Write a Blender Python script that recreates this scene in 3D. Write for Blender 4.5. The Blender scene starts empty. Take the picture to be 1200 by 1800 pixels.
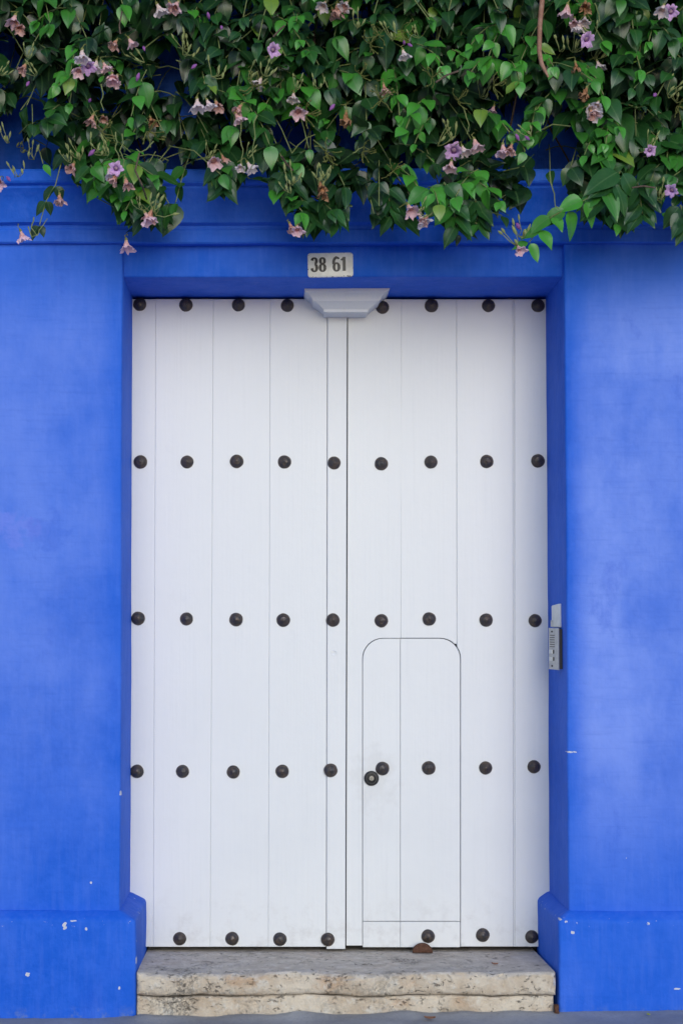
import bpy, bmesh, math, random
import numpy as np
from mathutils import Vector, Matrix, noise

random.seed(7); np.random.seed(7)
S = bpy.context.scene
C = S.collection
R = math.radians

# ------------------------------------------------------------------ camera
F = 2880.0                       # focal length in photo pixels (1200 x 1800)
CAM = Vector((0.0, -7.2, 1.67))
PITCH = math.atan(105.0 / F)
PX0, PY0 = 485.0, 977.0          # principal point in the photo
cam = bpy.data.cameras.new('camera')
cam.sensor_fit = 'VERTICAL'
cam.sensor_height = 36.0
cam.sensor_width = 24.0
cam.lens = F / 1800.0 * 36.0
cam.shift_x = (600 - PX0) / 1800.0
cam.shift_y = (PY0 - 900) / 1800.0
cam.clip_start = 0.05
cam.clip_end = 500
cam_o = bpy.data.objects.new('camera', cam)
C.objects.link(cam_o)
cam_o.location = CAM
cam_o.rotation_euler = (math.pi / 2 + PITCH, 0, 0)
S.camera = cam_o

# ------------------------------------------------------------------ sky, sun, exposure
SUN_EL, SUN_AZ = 18.0, 9.0      # azimuth: degrees to the right of straight in front of the wall
w = bpy.data.worlds.new('World')
S.world = w
w.use_nodes = True
wn = w.node_tree.nodes; wl = w.node_tree.links
sky = wn.new('ShaderNodeTexSky')
sky.sky_type = 'NISHITA'
sky.sun_disc = False
sky.sun_elevation = R(SUN_EL)
sky.sun_rotation = R(180 - SUN_AZ)
sky.dust_density = 0.6
sky.ozone_density = 3.0
sky.air_density = 1.0
wl.new(sky.outputs[0], wn['Background'].inputs[0])
wn['Background'].inputs[1].default_value = 0.13
sun = bpy.data.lights.new('sun', 'SUN')
sun.energy = 1.3
sun.angle = R(46)
sun.color = (1.0, 0.985, 0.955)
sun_o = bpy.data.objects.new('sun', sun)
C.objects.link(sun_o)
a, e = R(SUN_AZ), R(SUN_EL)
to_sun = Vector((math.sin(a) * math.cos(e), -math.cos(a) * math.cos(e), math.sin(e)))
sun_o.rotation_euler = to_sun.to_track_quat('Z', 'Y').to_euler()
sun_o.location = to_sun * 20
S.view_settings.view_transform = 'Standard'
S.view_settings.look = 'None'
S.view_settings.gamma = 1.0
S.view_settings.use_curve_mapping = False
S.view_settings.exposure = 0.26
S.cycles.max_bounces = 7
S.cycles.diffuse_bounces = 4
S.cycles.glossy_bounces = 2
S.cycles.transmission_bounces = 4

# ------------------------------------------------------------------ helpers
YP, YL, YU = -0.46, -0.425, -0.30            # street faces of piers, lintel, upper wall
XPL, XPR = -0.64, 1.19                      # inner edges of the piers
SP, CP = math.sin(PITCH), math.cos(PITCH)

def at(px, py, Y):
    """world point on the vertical plane y = Y seen at a photo pixel"""
    u, v = (px - PX0) / F, (PY0 - py) / F
    d = Vector((u, CP - v * SP, SP + v * CP))
    return CAM + d * ((Y - CAM.y) / d.y)

def proj(P):
    """photo pixel of world points, array (n,3) -> px, py"""
    q = np.asarray(P) - np.array(CAM)
    f = q[:, 1] * CP + q[:, 2] * SP
    up = -q[:, 1] * SP + q[:, 2] * CP
    return PX0 + F * q[:, 0] / f, PY0 - F * up / f

def tag(o, label=None, cat=None, group=None, kind=None):
    if label: o['label'] = label
    if cat: o['category'] = cat
    if group: o['group'] = group
    if kind: o['kind'] = kind
    return o

def empty(name, loc):
    o = bpy.data.objects.new(name, None)
    C.objects.link(o); o.location = loc
    o.empty_display_size = 0.1
    return o

def link(name, me, mat=None, parent=None, loc=None, root=None):
    """one mesh object; with a parent, geometry keeps its world coordinates"""
    o = bpy.data.objects.new(name, me)
    C.objects.link(o)
    if mat is not None and not me.materials: me.materials.append(mat)
    if loc is not None: o.location = loc
    if parent is not None:
        o.parent = parent
        off = Vector((0, 0, 0)); p = parent
        while p is not None:
            off += p.location; p = p.parent
        o.location = Vector(o.location) - off
    return o

def mesh_of(name, bm, sharp=35):
    bmesh.ops.recalc_face_normals(bm, faces=bm.faces)
    me = bpy.data.meshes.new(name)
    bm.to_mesh(me); bm.free()
    for p in me.polygons: p.use_smooth = True
    me.set_sharp_from_angle(angle=R(sharp))
    return me

def finish(name, bm, mat, parent=None, sharp=35):
    """mesh built in world coordinates, then moved so that its origin is its own low centre"""
    xs = [v.co.x for v in bm.verts]; ys = [v.co.y for v in bm.verts]; zs = [v.co.z for v in bm.verts]
    org = Vector(((min(xs) + max(xs)) / 2, (min(ys) + max(ys)) / 2, min(zs)))
    for v in bm.verts: v.co -= org
    return link(name, mesh_of(name, bm, sharp), mat, parent, org)

def slice_grid(bm, cell, axes='xyz'):
    for ax in axes:
        i = 'xyz'.index(ax)
        lo = min(v.co[i] for v in bm.verts); hi = max(v.co[i] for v in bm.verts)
        n = int((hi - lo) / cell)
        for k in range(1, n):
            co = [0, 0, 0]; co[i] = lo + (hi - lo) * k / n
            no = [0, 0, 0]; no[i] = 1
            bmesh.ops.bisect_plane(bm, geom=bm.verts[:] + bm.edges[:] + bm.faces[:], dist=1e-5, plane_co=co, plane_no=no)

def lump(bm, amp=0.003, freq=2.5, amp2=0.0009, freq2=11):
    for v in bm.verts:
        p = v.co
        d = noise.noise_vector(p * freq) * amp + noise.noise_vector(p * freq2) * amp2
        v.co = p + d

def box_bm(x0, x1, y0, y1, z0, z1, bev=0.0, seg=2):
    bm = bmesh.new()
    bmesh.ops.create_cube(bm, size=1)
    for v in bm.verts:
        v.co = Vector((x0 if v.co.x < 0 else x1, y0 if v.co.y < 0 else y1, z0 if v.co.z < 0 else z1))
    if bev: bmesh.ops.bevel(bm, geom=bm.edges[:], offset=bev, segments=seg, affect='EDGES', profile=0.5)
    return bm

def prism_bm(poly, y0, y1, bev=0.003, seg=2, front_only=True):
    """polygon of (x,z) extruded from y0 (street side) to y1, its street edges rounded"""
    bm = bmesh.new()
    a_ = [bm.verts.new((x, y0, z)) for x, z in poly]
    b_ = [bm.verts.new((x, y1, z)) for x, z in poly]
    f = bm.faces.new(a_); bm.faces.new(b_[::-1])
    n = len(poly)
    for i in range(n): bm.faces.new((a_[i], a_[(i + 1) % n], b_[(i + 1) % n], b_[i]))
    bmesh.ops.recalc_face_normals(bm, faces=bm.faces)
    if bev:
        es = [e_ for e_ in bm.edges if all(abs(v.co.y - y0) < 1e-7 for v in e_.verts)]
        bmesh.ops.bevel(bm, geom=es, offset=bev, segments=seg, affect='EDGES', profile=0.5)
    return bm

def sweep_bm(profile, x0, x1, cell):
    """closed profile of (y,z) drawn along x"""
    bm = bmesh.new()
    n = max(1, int((x1 - x0) / cell)); m = len(profile)
    rows = [[bm.verts.new((x0 + (x1 - x0) * i / n, y, z)) for y, z in profile] for i in range(n + 1)]
    for i in range(n):
        for j in range(m):
            bm.faces.new((rows[i][j], rows[i + 1][j], rows[i + 1][(j + 1) % m], rows[i][(j + 1) % m]))
    bm.faces.new(rows[0]); bm.faces.new(rows[-1][::-1])
    return bm

def lathe_bm(prof, n=20, axis='y', bm=None, off=Vector((0, 0, 0))):
    """profile of (radius, height) turned; height runs to -y (towards the street) or down -z"""
    bm = bm or bmesh.new()
    rings = []
    for r, h in prof:
        if r < 1e-6:
            rings.append([bm.verts.new(off + (Vector((0, -h, 0)) if axis == 'y' else Vector((0, 0, -h))))])
        else:
            ring = []
            for k in range(n):
                t = 2 * math.pi * k / n
                c, s_ = r * math.cos(t), r * math.sin(t)
                ring.append(bm.verts.new(off + (Vector((c, -h, s_)) if axis == 'y' else Vector((c, s_, -h)))))
            rings.append(ring)
    for A, B in zip(rings, rings[1:]):
        for k in range(n):
            if len(A) == 1: bm.faces.new((A[0], B[k], B[(k + 1) % n]))
            elif len(B) == 1: bm.faces.new((A[k], B[0], A[(k + 1) % n]))
            else: bm.faces.new((A[k], B[k], B[(k + 1) % n], A[(k + 1) % n]))
    return bm

def tube_bm(pts, radii, n=6, bm=None):
    bm = bm or bmesh.new()
    rings = []
    for i, p in enumerate(pts):
        t = (pts[min(i + 1, len(pts) - 1)] - pts[max(i - 1, 0)]).normalized()
        u = t.cross(Vector((0.3, 1, 0.2))).normalized(); v = t.cross(u)
        r = radii[i] if hasattr(radii, '__len__') else radii
        rings.append([bm.verts.new(p + (u * math.cos(2 * math.pi * k / n) + v * math.sin(2 * math.pi * k / n)) * r) for k in range(n)])
    for A, B in zip(rings, rings[1:]):
        for k in range(n): bm.faces.new((A[k], A[(k + 1) % n], B[(k + 1) % n], B[k]))
    bm.faces.new(rings[0][::-1]); bm.faces.new(rings[-1])
    return bm

# ------------------------------------------------------------------ materials
class NT:
    def __init__(s, name):
        s.m = bpy.data.materials.new(name); s.m.use_nodes = True
        s.t = s.m.node_tree; s.b = s.t.nodes['Principled BSDF']
        s.pos = s.t.nodes.new('ShaderNodeNewGeometry').outputs['Position']
    def n(s, typ, **kw):
        nd = s.t.nodes.new(typ)
        for k, v in kw.items(): setattr(nd, k, v)
        return nd
    def put(s, sock, v):
        if isinstance(v, bpy.types.NodeSocket): s.t.links.new(v, sock)
        elif isinstance(v, (tuple, list)) and len(v) == 3 and sock.type == 'RGBA': sock.default_value = (*v, 1)
        else: sock.default_value = v
    def set(s, **kw):
        for k, v in kw.items(): s.put(s.b.inputs[k.replace('_', ' ')], v)
    def scale(s, vec, xyz, off=(0, 0, 0)):
        m = s.n('ShaderNodeMapping'); s.put(m.inputs[0], vec)
        m.inputs['Scale'].default_value = xyz; m.inputs['Location'].default_value = off
        return m.outputs[0]
    def noise(s, scale, detail=4, rough=0.55, vec=None, dist=0.0):
        nd = s.n('ShaderNodeTexNoise'); s.put(nd.inputs['Vector'], vec if vec is not None else s.pos)
        nd.inputs['Scale'].default_value = scale; nd.inputs['Detail'].default_value = detail
        nd.inputs['Roughness'].default_value = rough; nd.inputs['Distortion'].default_value = dist
        return nd.outputs['Fac']
    def ramp(s, fac, lo, hi, a_=0.0, b_=1.0):
        nd = s.n('ShaderNodeMapRange', interpolation_type='SMOOTHSTEP')
        s.put(nd.inputs[0], fac)
        for i, v in enumerate((lo, hi, a_, b_)): s.put(nd.inputs[i + 1], v)
        return nd.outputs[0]
    def math(s, op, a_, b_=0.0):
        nd = s.n('ShaderNodeMath', operation=op); s.put(nd.inputs[0], a_); s.put(nd.inputs[1], b_)
        return nd.outputs[0]
    def mix(s, fac, a_, b_, mode='MIX'):
        nd = s.n('ShaderNodeMix', data_type='RGBA', blend_type=mode)
        s.put(nd.inputs['Factor'], fac); s.put(nd.inputs[6], a_); s.put(nd.inputs[7], b_)
        return nd.outputs[2]
    def vor(s, scale, vec=None, out='Distance', feature='F1', rnd=1.0):
        nd = s.n('ShaderNodeTexVoronoi', feature=feature); s.put(nd.inputs['Vector'], vec if vec is not None else s.pos)
        nd.inputs['Scale'].default_value = scale; nd.inputs['Randomness'].default_value = rnd
        return nd.outputs[out]
    def xyz(s):
        nd = s.n('ShaderNodeSeparateXYZ'); s.put(nd.inputs[0], s.pos); return nd.outputs
    def bump(s, h, strength, dist):
        nd = s.n('ShaderNodeBump'); s.put(nd.inputs['Height'], h)
        nd.inputs['Strength'].default_value = strength; nd.inputs['Distance'].default_value = dist
        s.put(s.b.inputs['Normal'], nd.outputs[0])
    def wobble(s, ns):
        s.__dict__.setdefault('wc', {})
        if ns not in s.wc: s.wc[ns] = s.math('SUBTRACT', s.noise(ns, 4), 0.5)
        return s.wc[ns]
    def blob(s, centre, size, wob=0.35, ns=9):
        """soft patch with an uneven outline around a point of the wall"""
        v = s.n('ShaderNodeVectorMath', operation='SUBTRACT'); s.put(v.inputs[0], s.pos); v.inputs[1].default_value = centre
        sc = s.scale(v.outputs[0], tuple(1 / q for q in size))
        ln = s.n('ShaderNodeVectorMath', operation='LENGTH'); s.put(ln.inputs[0], sc)
        d = s.math('ADD', ln.outputs['Value'], s.math('MULTIPLY', s.wobble(ns), wob * 6))
        return s.ramp(d, 1.15, 0.35)

def blue_plaster(name, foot):
    k = NT(name)
    x, y, z = k.xyz()
    big = k.noise(1.35, 5, 0.6)
    streak = k.noise(1.0, 6, 0.62, k.scale(k.pos, (3.4, 3.4, 1.0)))
    brush = k.noise(1.0, 3, 0.6, k.scale(k.pos, (55, 55, 5)))
    hbrush = k.noise(1.0, 3, 0.6, k.scale(k.pos, (5, 5, 60)))
    fine = k.noise(160, 3, 0.6)
    blot = k.noise(3.3, 7, 0.68, k.scale(k.pos, (1.25, 1, 0.85), (3, 1, 7)))
    col = k.mix(k.ramp(big, 0.34, 0.66), (0.008, 0.106, 0.62), (0.020, 0.132, 0.69))
    grit = k.noise(13, 6, 0.72)
    col = k.mix(k.math('MULTIPLY', k.ramp(grit, 0.40, 0.66), 0.5), col, (0.030, 0.145, 0.72))
    if foot: pale_mix = k.math('MULTIPLY', k.ramp(streak, 0.45, 0.75), 0.22)
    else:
        # the coat is paler over the middle of the piers, most on the right-hand one
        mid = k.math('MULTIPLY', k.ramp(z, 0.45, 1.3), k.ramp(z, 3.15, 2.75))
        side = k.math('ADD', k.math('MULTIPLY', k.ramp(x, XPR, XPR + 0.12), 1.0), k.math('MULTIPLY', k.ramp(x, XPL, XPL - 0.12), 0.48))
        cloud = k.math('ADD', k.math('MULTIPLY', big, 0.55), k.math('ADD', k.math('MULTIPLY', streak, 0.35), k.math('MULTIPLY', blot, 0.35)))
        pale_mix = k.math('ADD', k.math('MULTIPLY', k.ramp(cloud, 0.50, 0.78), 0.14), k.math('MULTIPLY', k.math('MULTIPLY', mid, side), k.ramp(cloud, 0.44, 0.78, 0.36, 1.0)))
    col = k.mix(pale_mix, col, (0.195, 0.310, 0.84))
    col = k.mix(k.math('MULTIPLY', k.ramp(blot, 0.57, 0.72), 0.42), col, (0.012, 0.090, 0.60))
    col = k.mix(k.math('MULTIPLY', k.ramp(brush, 0.42, 0.75), 0.10), col, (0.16, 0.27, 0.82))
    col = k.mix(k.math('MULTIPLY', k.ramp(hbrush, 0.5, 0.8), 0.14), col, (0.008, 0.075, 0.52))
    if not foot:
        p = at(22, 930, YP)
        col = k.mix(k.math('MULTIPLY', k.blob(p, (0.10, 0.3, 0.075), 0.75, 17), 0.45), col, (0.19, 0.25, 0.80))
        p = at(82, 936, YP)
        col = k.mix(k.math('MULTIPLY', k.blob(p, (0.075, 0.3, 0.075), 0.75, 17), 0.22), col, (0.012, 0.085, 0.60))
    # worn paint: chips down to pale lime on plinth and lower wall, most of them at its upper edge
    v1 = k.vor(26, k.scale(k.pos, (1, 1, 1.0), (0.3, 0, 0.1))); cell = k.vor(26, k.scale(k.pos, (1, 1, 1.0), (0.3, 0, 0.1)), 'Color')
    sep = k.n('ShaderNodeSeparateColor'); k.put(sep.inputs[0], cell)
    keep = k.math('LESS_THAN', sep.outputs[0], k.ramp(z, 1.3, 0.25, 0.005, 0.035))
    size = k.math('MULTIPLY', sep.outputs[1], 0.20)
    wob = k.math('MULTIPLY', k.math('SUBTRACT', k.noise(90, 3), 0.5), 0.35)
    chip = k.math('MULTIPLY', keep, k.math('LESS_THAN', k.math('ADD', v1, wob), size))
    edge = k.math('MULTIPLY', k.ramp(k.math('ABSOLUTE', k.math('SUBTRACT', z, 0.425)), 0.022, 0.004), k.math('GREATER_THAN', k.noise(38, 4, 0.7), 0.655))
    chip = k.math('MAXIMUM', chip, edge)
    for cpx, cpy, sx_, sz_ in [q for q in ((114, 1627, .012, .018), (49, 1713, .010, .010), (210, 1737, .006, .008), (130, 1619, .016, .004), (241, 1630, .0045, .030), (241.5, 1655, .0045, .024), (240, 1690, .004, .026), (984, 1617, .016, .005), (1003, 1322, .026, .004), (212, 1395, .006, .012), (160, 1552, .006, .006), (152, 1632, .006, .008), (1190, 1738, .018, .005)) if (q[1] > 1600) == foot]:
        pc = at(cpx, cpy, YP - (.045 if foot else 0))
        chip = k.math('MAXIMUM', chip, k.math('GREATER_THAN', k.blob((pc.x, pc.y, pc.z), (sx_ * 1.0, 0.06, sz_ * 1.0), 0.32, 85), 0.5))
    col = k.mix(k.math('MULTIPLY', chip, 0.85), col, (0.66, 0.66, 0.64))
    # scuffed foot of the wall
    col = k.mix(k.math('MULTIPLY', k.ramp(z, 0.11, 0.03), k.math('MULTIPLY', k.ramp(k.noise(14, 5, 0.7), 0.5, 0.66), 0.55)), col, (0.20, 0.26, 0.42))
    k.set(Base_Color=col, Roughness=0.66, Specular_IOR_Level=0.14)
    h = k.math('ADD', k.math('MULTIPLY', brush, 0.3), k.math('ADD', k.math('MULTIPLY', fine, 0.15), k.math('ADD', k.noise(22, 3, 0.6), k.math('MULTIPLY', k.noise(6, 3, 0.6), 2.0))))
    k.bump(h, 0.58, 0.006)
    return k.m

def white_wood():
    k = NT('white_door_paint')
    oi = k.n('ShaderNodeObjectInfo').outputs['Random']
    x, y, z = k.xyz()
    grain = k.noise(1, 4, 0.6, k.scale(k.pos, (70, 70, 2.2)))
    big = k.noise(2.2, 4, 0.6)
    col = k.mix(k.ramp(big, 0.3, 0.7), (0.735, 0.752, 0.762), (0.780, 0.792, 0.795))
    col = k.mix(k.math('MULTIPLY', oi, 0.25), col, (0.715, 0.735, 0.77))
    col = k.mix(k.math('MULTIPLY', k.ramp(k.noise(5.5, 6, 0.7), 0.60, 0.80), 0.20), col, (0.55, 0.56, 0.60))
    col = k.mix(k.math('MULTIPLY', k.ramp(grain, 0.50, 0.80), 0.08), col, (0.58, 0.60, 0.64))
    col = k.mix(k.math('MULTIPLY', k.ramp(z, 0.55, 0.2), k.math('MULTIPLY', k.ramp(k.noise(9, 6, 0.7), 0.47, 0.70), 0.42)), col, (0.47, 0.45, 0.44))
    pl_ = at(655, 1372, 0.0)
    col = k.mix(k.math('MULTIPLY', k.blob(pl_, (0.11, 0.5, 0.16), 0.4, 17), 0.16), col, (0.45, 0.43, 0.41))
    col = k.mix(k.math('MULTIPLY', k.ramp(k.noise(1, 4, 0.65, k.scale(k.pos, (16, 16, 0.8), (2, 0, 5))), 0.58, 0.74), 0.14), col, (0.56, 0.57, 0.60))
    k.set(Base_Color=col, Roughness=k.ramp(big, 0.2, 0.8, 0.36, 0.52), Specular_IOR_Level=0.45)
    k.bump(k.math('ADD', grain, k.math('MULTIPLY', k.noise(30, 3), 0.9)), 0.22, 0.004)
    return k.m

def plain(name, col, rough=0.5, metal=0.0, var=0.0, vscale=30, col2=None, spec=0.5):
    k = NT(name)
    c = col
    if col2 is not None: c = k.mix(k.ramp(k.noise(vscale, 5, 0.65), 0.38, 0.66), col, col2)
    k.set(Base_Color=c, Roughness=rough, Metallic=metal, Specular_IOR_Level=spec)
    return k.m

def stud_metal():
    k = NT('oxidised_bronze')
    oi = k.n('ShaderNodeObjectInfo').outputs['Random']
    c = k.mix(k.ramp(k.noise(48, 5, 0.7), 0.40, 0.62), (0.066, 0.066, 0.070), (0.125, 0.096, 0.078))
    c = k.mix(k.math('MULTIPLY', oi, 0.35), c, (0.080, 0.055, 0.045))
    k.set(Base_Color=c, Roughness=k.ramp(k.noise(90, 3), 0.3, 0.7, 0.28, 0.46), Metallic=0.55)
    k.bump(k.noise(260, 3), 0.3, 0.002)
    return k.m

def coral_stone():
    k = NT('weathered_coral_stone')
    x, y, z = k.xyz()
    n1 = k.noise(5.5, 6, 0.65); n2 = k.noise(19, 6, 0.7); n3 = k.noise(75, 5, 0.72)
    geo = k.t.nodes.new('ShaderNodeNewGeometry').outputs['Normal']
    sp = k.n('ShaderNodeSeparateXYZ'); k.put(sp.inputs[0], geo)
    top = k.ramp(sp.outputs[2], 0.45, 0.9)
    face = k.mix(k.ramp(n1, 0.35, 0.65), (0.56, 0.45, 0.335), (0.72, 0.63, 0.51))
    face = k.mix(k.math('MULTIPLY', k.ramp(k.noise(4.2, 5, 0.6, k.scale(k.pos, (1, 1, 1.6), (5, 2, 1))), 0.52, 0.68), 0.65), face, (0.56, 0.36, 0.22))
    face = k.mix(k.math('MULTIPLY', k.ramp(n2, 0.52, 0.68), 0.75), face, (0.72, 0.68, 0.61))
    tread = k.mix(k.ramp(n2, 0.35, 0.68), (0.56, 0.50, 0.43), (0.74, 0.67, 0.59))
    col = k.mix(k.math('MULTIPLY', top, 0.75), face, tread)
    # grey-black lichen, patchy, and pits
    lich = k.math('MULTIPLY', k.ramp(k.noise(3.4, 5, 0.6, k.scale(k.pos, (1, 1, 1), (9, 4, 2))), 0.50, 0.64), k.ramp(n3, 0.40, 0.62))
    col = k.mix(k.math('MULTIPLY', lich, 0.78), col, (0.085, 0.08, 0.075))
    pit = k.math('MULTIPLY', k.ramp(k.noise(48, 4, 0.75, k.scale(k.pos, (0.75, 0.75, 1.2)), 0.6), 0.585, 0.64), k.ramp(k.noise(9, 3, 0.7), 0.40, 0.56))
    col = k.mix(k.math('MULTIPLY', pit, 0.75), col, (0.13, 0.105, 0.085))
    col = k.mix(k.math('MULTIPLY', k.ramp(n3, 0.58, 0.75), 0.5), col, (0.74, 0.70, 0.64))
    # paint slopped on the end beside the plinth
    col = k.mix(k.math('MULTIPLY', k.ramp(k.math('ADD', x, k.math('MULTIPLY', k.noise(30, 4), 0.09)), 1.165, 1.195), k.ramp(k.noise(60, 4), 0.40, 0.6)), col, (0.55, 0.62, 0.80))
    k.set(Base_Color=col, Roughness=0.9, Specular_IOR_Level=0.2)
    h = k.math('SUBTRACT', k.math('ADD', n2, k.math('MULTIPLY', n3, 0.6)), k.math('MULTIPLY', pit, 0.9))
    k.bump(h, 0.9, 0.012)
    return k.m

def concrete():
    k = NT('grey_pavement')
    c = k.mix(k.ramp(k.noise(3, 6, 0.65), 0.3, 0.7), (0.27, 0.275, 0.30), (0.38, 0.385, 0.41))
    c = k.mix(k.math('MULTIPLY', k.ramp(k.noise(60, 5, 0.7), 0.5, 0.75), 0.5), c, (0.19, 0.19, 0.20))
    c = k.mix(k.math('MULTIPLY', k.ramp(k.noise(24, 4, 0.7), 0.60, 0.72), 0.4), c, (0.45, 0.43, 0.40))
    k.set(Base_Color=c, Roughness=0.85)
    k.bump(k.noise(70, 5, 0.7), 0.6, 0.006)
    return k.m

def enamel():
    k = NT('chipped_enamel')
    tc = k.n('ShaderNodeTexCoord').outputs['Object']
    sp = k.n('ShaderNodeSeparateXYZ'); k.put(sp.inputs[0], tc)
    ex = k.math('SUBTRACT', 0.0965, k.math('ABSOLUTE', sp.outputs[0]))
    ez = k.math('SUBTRACT', 0.0525, k.math('ABSOLUTE', k.math('SUBTRACT', sp.outputs[2], 0.0)))
    low = k.ramp(sp.outputs[2], -0.02, -0.05, 0.0, 0.004)
    d = k.math('SUBTRACT', k.math('MINIMUM', ex, ez), low)
    d = k.math('SUBTRACT', d, k.math('MULTIPLY', k.math('SUBTRACT', k.noise(95, 4, 0.65, tc), 0.59), 0.07))
    chip = k.ramp(d, 0.0035, 0.0005)
    base = k.mix(k.ramp(k.noise(40, 5, 0.7, tc), 0.4, 0.7), (0.82, 0.82, 0.79), (0.72, 0.72, 0.69))
    c = k.mix(k.math('MULTIPLY', chip, 0.9), base, (0.045, 0.05, 0.065))
    c = k.mix(k.math('MULTIPLY', k.ramp(k.noise(28, 5, 0.7, tc), 0.62, 0.72), 0.5), c, (0.30, 0.38, 0.55))
    k.set(Base_Color=c, Roughness=k.ramp(chip, 0, 1, 0.3, 0.75), Specular_IOR_Level=0.5)
    return k.m

def leaf_mat():
    k = NT('vine_leaf')
    at_ = k.n('ShaderNodeAttribute'); at_.attribute_name = 'tone'
    tone = at_.outputs['Fac']
    uv = k.n('ShaderNodeUVMap').outputs[0]
    sp = k.n('ShaderNodeSeparateXYZ'); k.put(sp.inputs[0], uv)
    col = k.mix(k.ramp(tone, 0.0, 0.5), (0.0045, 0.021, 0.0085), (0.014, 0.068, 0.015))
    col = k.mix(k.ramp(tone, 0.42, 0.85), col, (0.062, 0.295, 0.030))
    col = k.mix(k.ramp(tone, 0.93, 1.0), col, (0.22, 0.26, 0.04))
    col = k.mix(k.math('MULTIPLY', k.ramp(k.noise(26, 2, 0.6), 0.42, 0.7), 0.18), col, (0.045, 0.12, 0.030))
    cx = k.math('ABSOLUTE', k.math('SUBTRACT', sp.outputs[0], 0.5))
    rib = k.ramp(cx, 0.045, 0.012)
    side = k.math('ABSOLUTE', k.math('SINE', k.math('MULTIPLY', k.math('SUBTRACT', sp.outputs[1], k.math('MULTIPLY', cx, 0.75)), 19)))
    vein = k.math('MAXIMUM', rib, k.math('MULTIPLY', k.ramp(side, 0.16, 0.02), 0.5))
    col = k.mix(k.math('MULTIPLY', vein, 0.45), col, (0.10, 0.20, 0.07))
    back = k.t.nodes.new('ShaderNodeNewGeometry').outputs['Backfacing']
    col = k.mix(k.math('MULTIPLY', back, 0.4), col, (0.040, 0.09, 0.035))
    k.set(Base_Color=col, Roughness=0.34, Specular_IOR_Level=0.55)
    tr = k.n('ShaderNodeBsdfTranslucent'); k.put(tr.inputs[0], k.mix(0.5, col, (0.10, 0.26, 0.03)))
    mx = k.n('ShaderNodeMixShader'); mx.inputs[0].default_value = 0.14
    k.t.links.new(k.b.outputs[0], mx.inputs[1]); k.t.links.new(tr.outputs[0], mx.inputs[2])
    out = next(n_ for n_ in k.t.nodes if n_.type == 'OUTPUT_MATERIAL')
    k.t.links.new(mx.outputs[0], out.inputs[0])
    return k.m

def petal_mat():
    k = NT('vine_petal')
    a_ = k.n('ShaderNodeAttribute'); a_.attribute_name = 'tint'
    c = k.mix(k.math('MULTIPLY', k.ramp(k.noise(120, 3, 0.6), 0.4, 0.7), 0.10), a_.outputs['Color'], (0.62, 0.32, 0.36))
    k.set(Base_Color=c, Roughness=0.65, Specular_IOR_Level=0.2)
    tr = k.n('ShaderNodeBsdfTranslucent'); k.put(tr.inputs[0], c)
    mx = k.n('ShaderNodeMixShader'); mx.inputs[0].default_value = 0.4
    k.t.links.new(k.b.outputs[0], mx.inputs[1]); k.t.links.new(tr.outputs[0], mx.inputs[2])
    out = next(n_ for n_ in k.t.nodes if n_.type == 'OUTPUT_MATERIAL')
    k.t.links.new(mx.outputs[0], out.inputs[0])
    return k.m

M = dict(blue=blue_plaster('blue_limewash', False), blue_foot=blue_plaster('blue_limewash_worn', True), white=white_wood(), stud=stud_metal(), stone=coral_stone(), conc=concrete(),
         enamel=enamel(), leaf=leaf_mat(), petal=petal_mat(),
         ink=plain('black_enamel', (0.012, 0.013, 0.016), 0.35, col2=(0.03, 0.032, 0.04), vscale=120),
         steel=plain('brushed_steel', (0.50, 0.51, 0.52), 0.42, 0.55, col2=(0.42, 0.43, 0.45), vscale=40),
         iron=plain('dark_lock_iron', (0.018, 0.018, 0.020), 0.45, 0.2, col2=(0.035, 0.033, 0.032), vscale=150),
         black=plain('black_plastic', (0.015, 0.015, 0.017), 0.5),
         button=plain('pale_button', (0.72, 0.72, 0.70), 0.4),
         wplast=plain('white_plastic', (0.74, 0.75, 0.74), 0.4, col2=(0.66, 0.67, 0.66), vscale=20),
         brass=plain('worn_brass', (0.34, 0.32, 0.28), 0.5, 0.4, col2=(0.22, 0.20, 0.17), vscale=200),
         rust=plain('rusted_iron', (0.085, 0.040, 0.026), 0.85, 0.0, col2=(0.14, 0.07, 0.046), vscale=90, spec=0.2),
         dark=plain('dark_frame_wood', (0.05, 0.048, 0.05), 0.7, col2=(0.08, 0.075, 0.075), vscale=30),
         twig=plain('green_twig', (0.13, 0.17, 0.055), 0.6, col2=(0.20, 0.23, 0.085), vscale=25),
         bark=plain('brown_vine_bark', (0.070, 0.045, 0.034), 0.8, col2=(0.12, 0.08, 0.06), vscale=40),
         deadtwig=plain('bare_brown_twig', (0.24, 0.115, 0.075), 0.7, col2=(0.33, 0.19, 0.14), vscale=35),
         dryleaf=plain('dry_leaf', (0.24, 0.10, 0.055), 0.8, col2=(0.34, 0.17, 0.09), vscale=60),
         yleaf=plain('yellowed_leaf', (0.40, 0.42, 0.06), 0.7, col2=(0.3, 0.36, 0.05), vscale=60))

# ------------------------------------------------------------------ pavement
def ground_z(x):
    return 0.052 + 0.0125 * max(-3.5, min(3.5, x))

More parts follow.
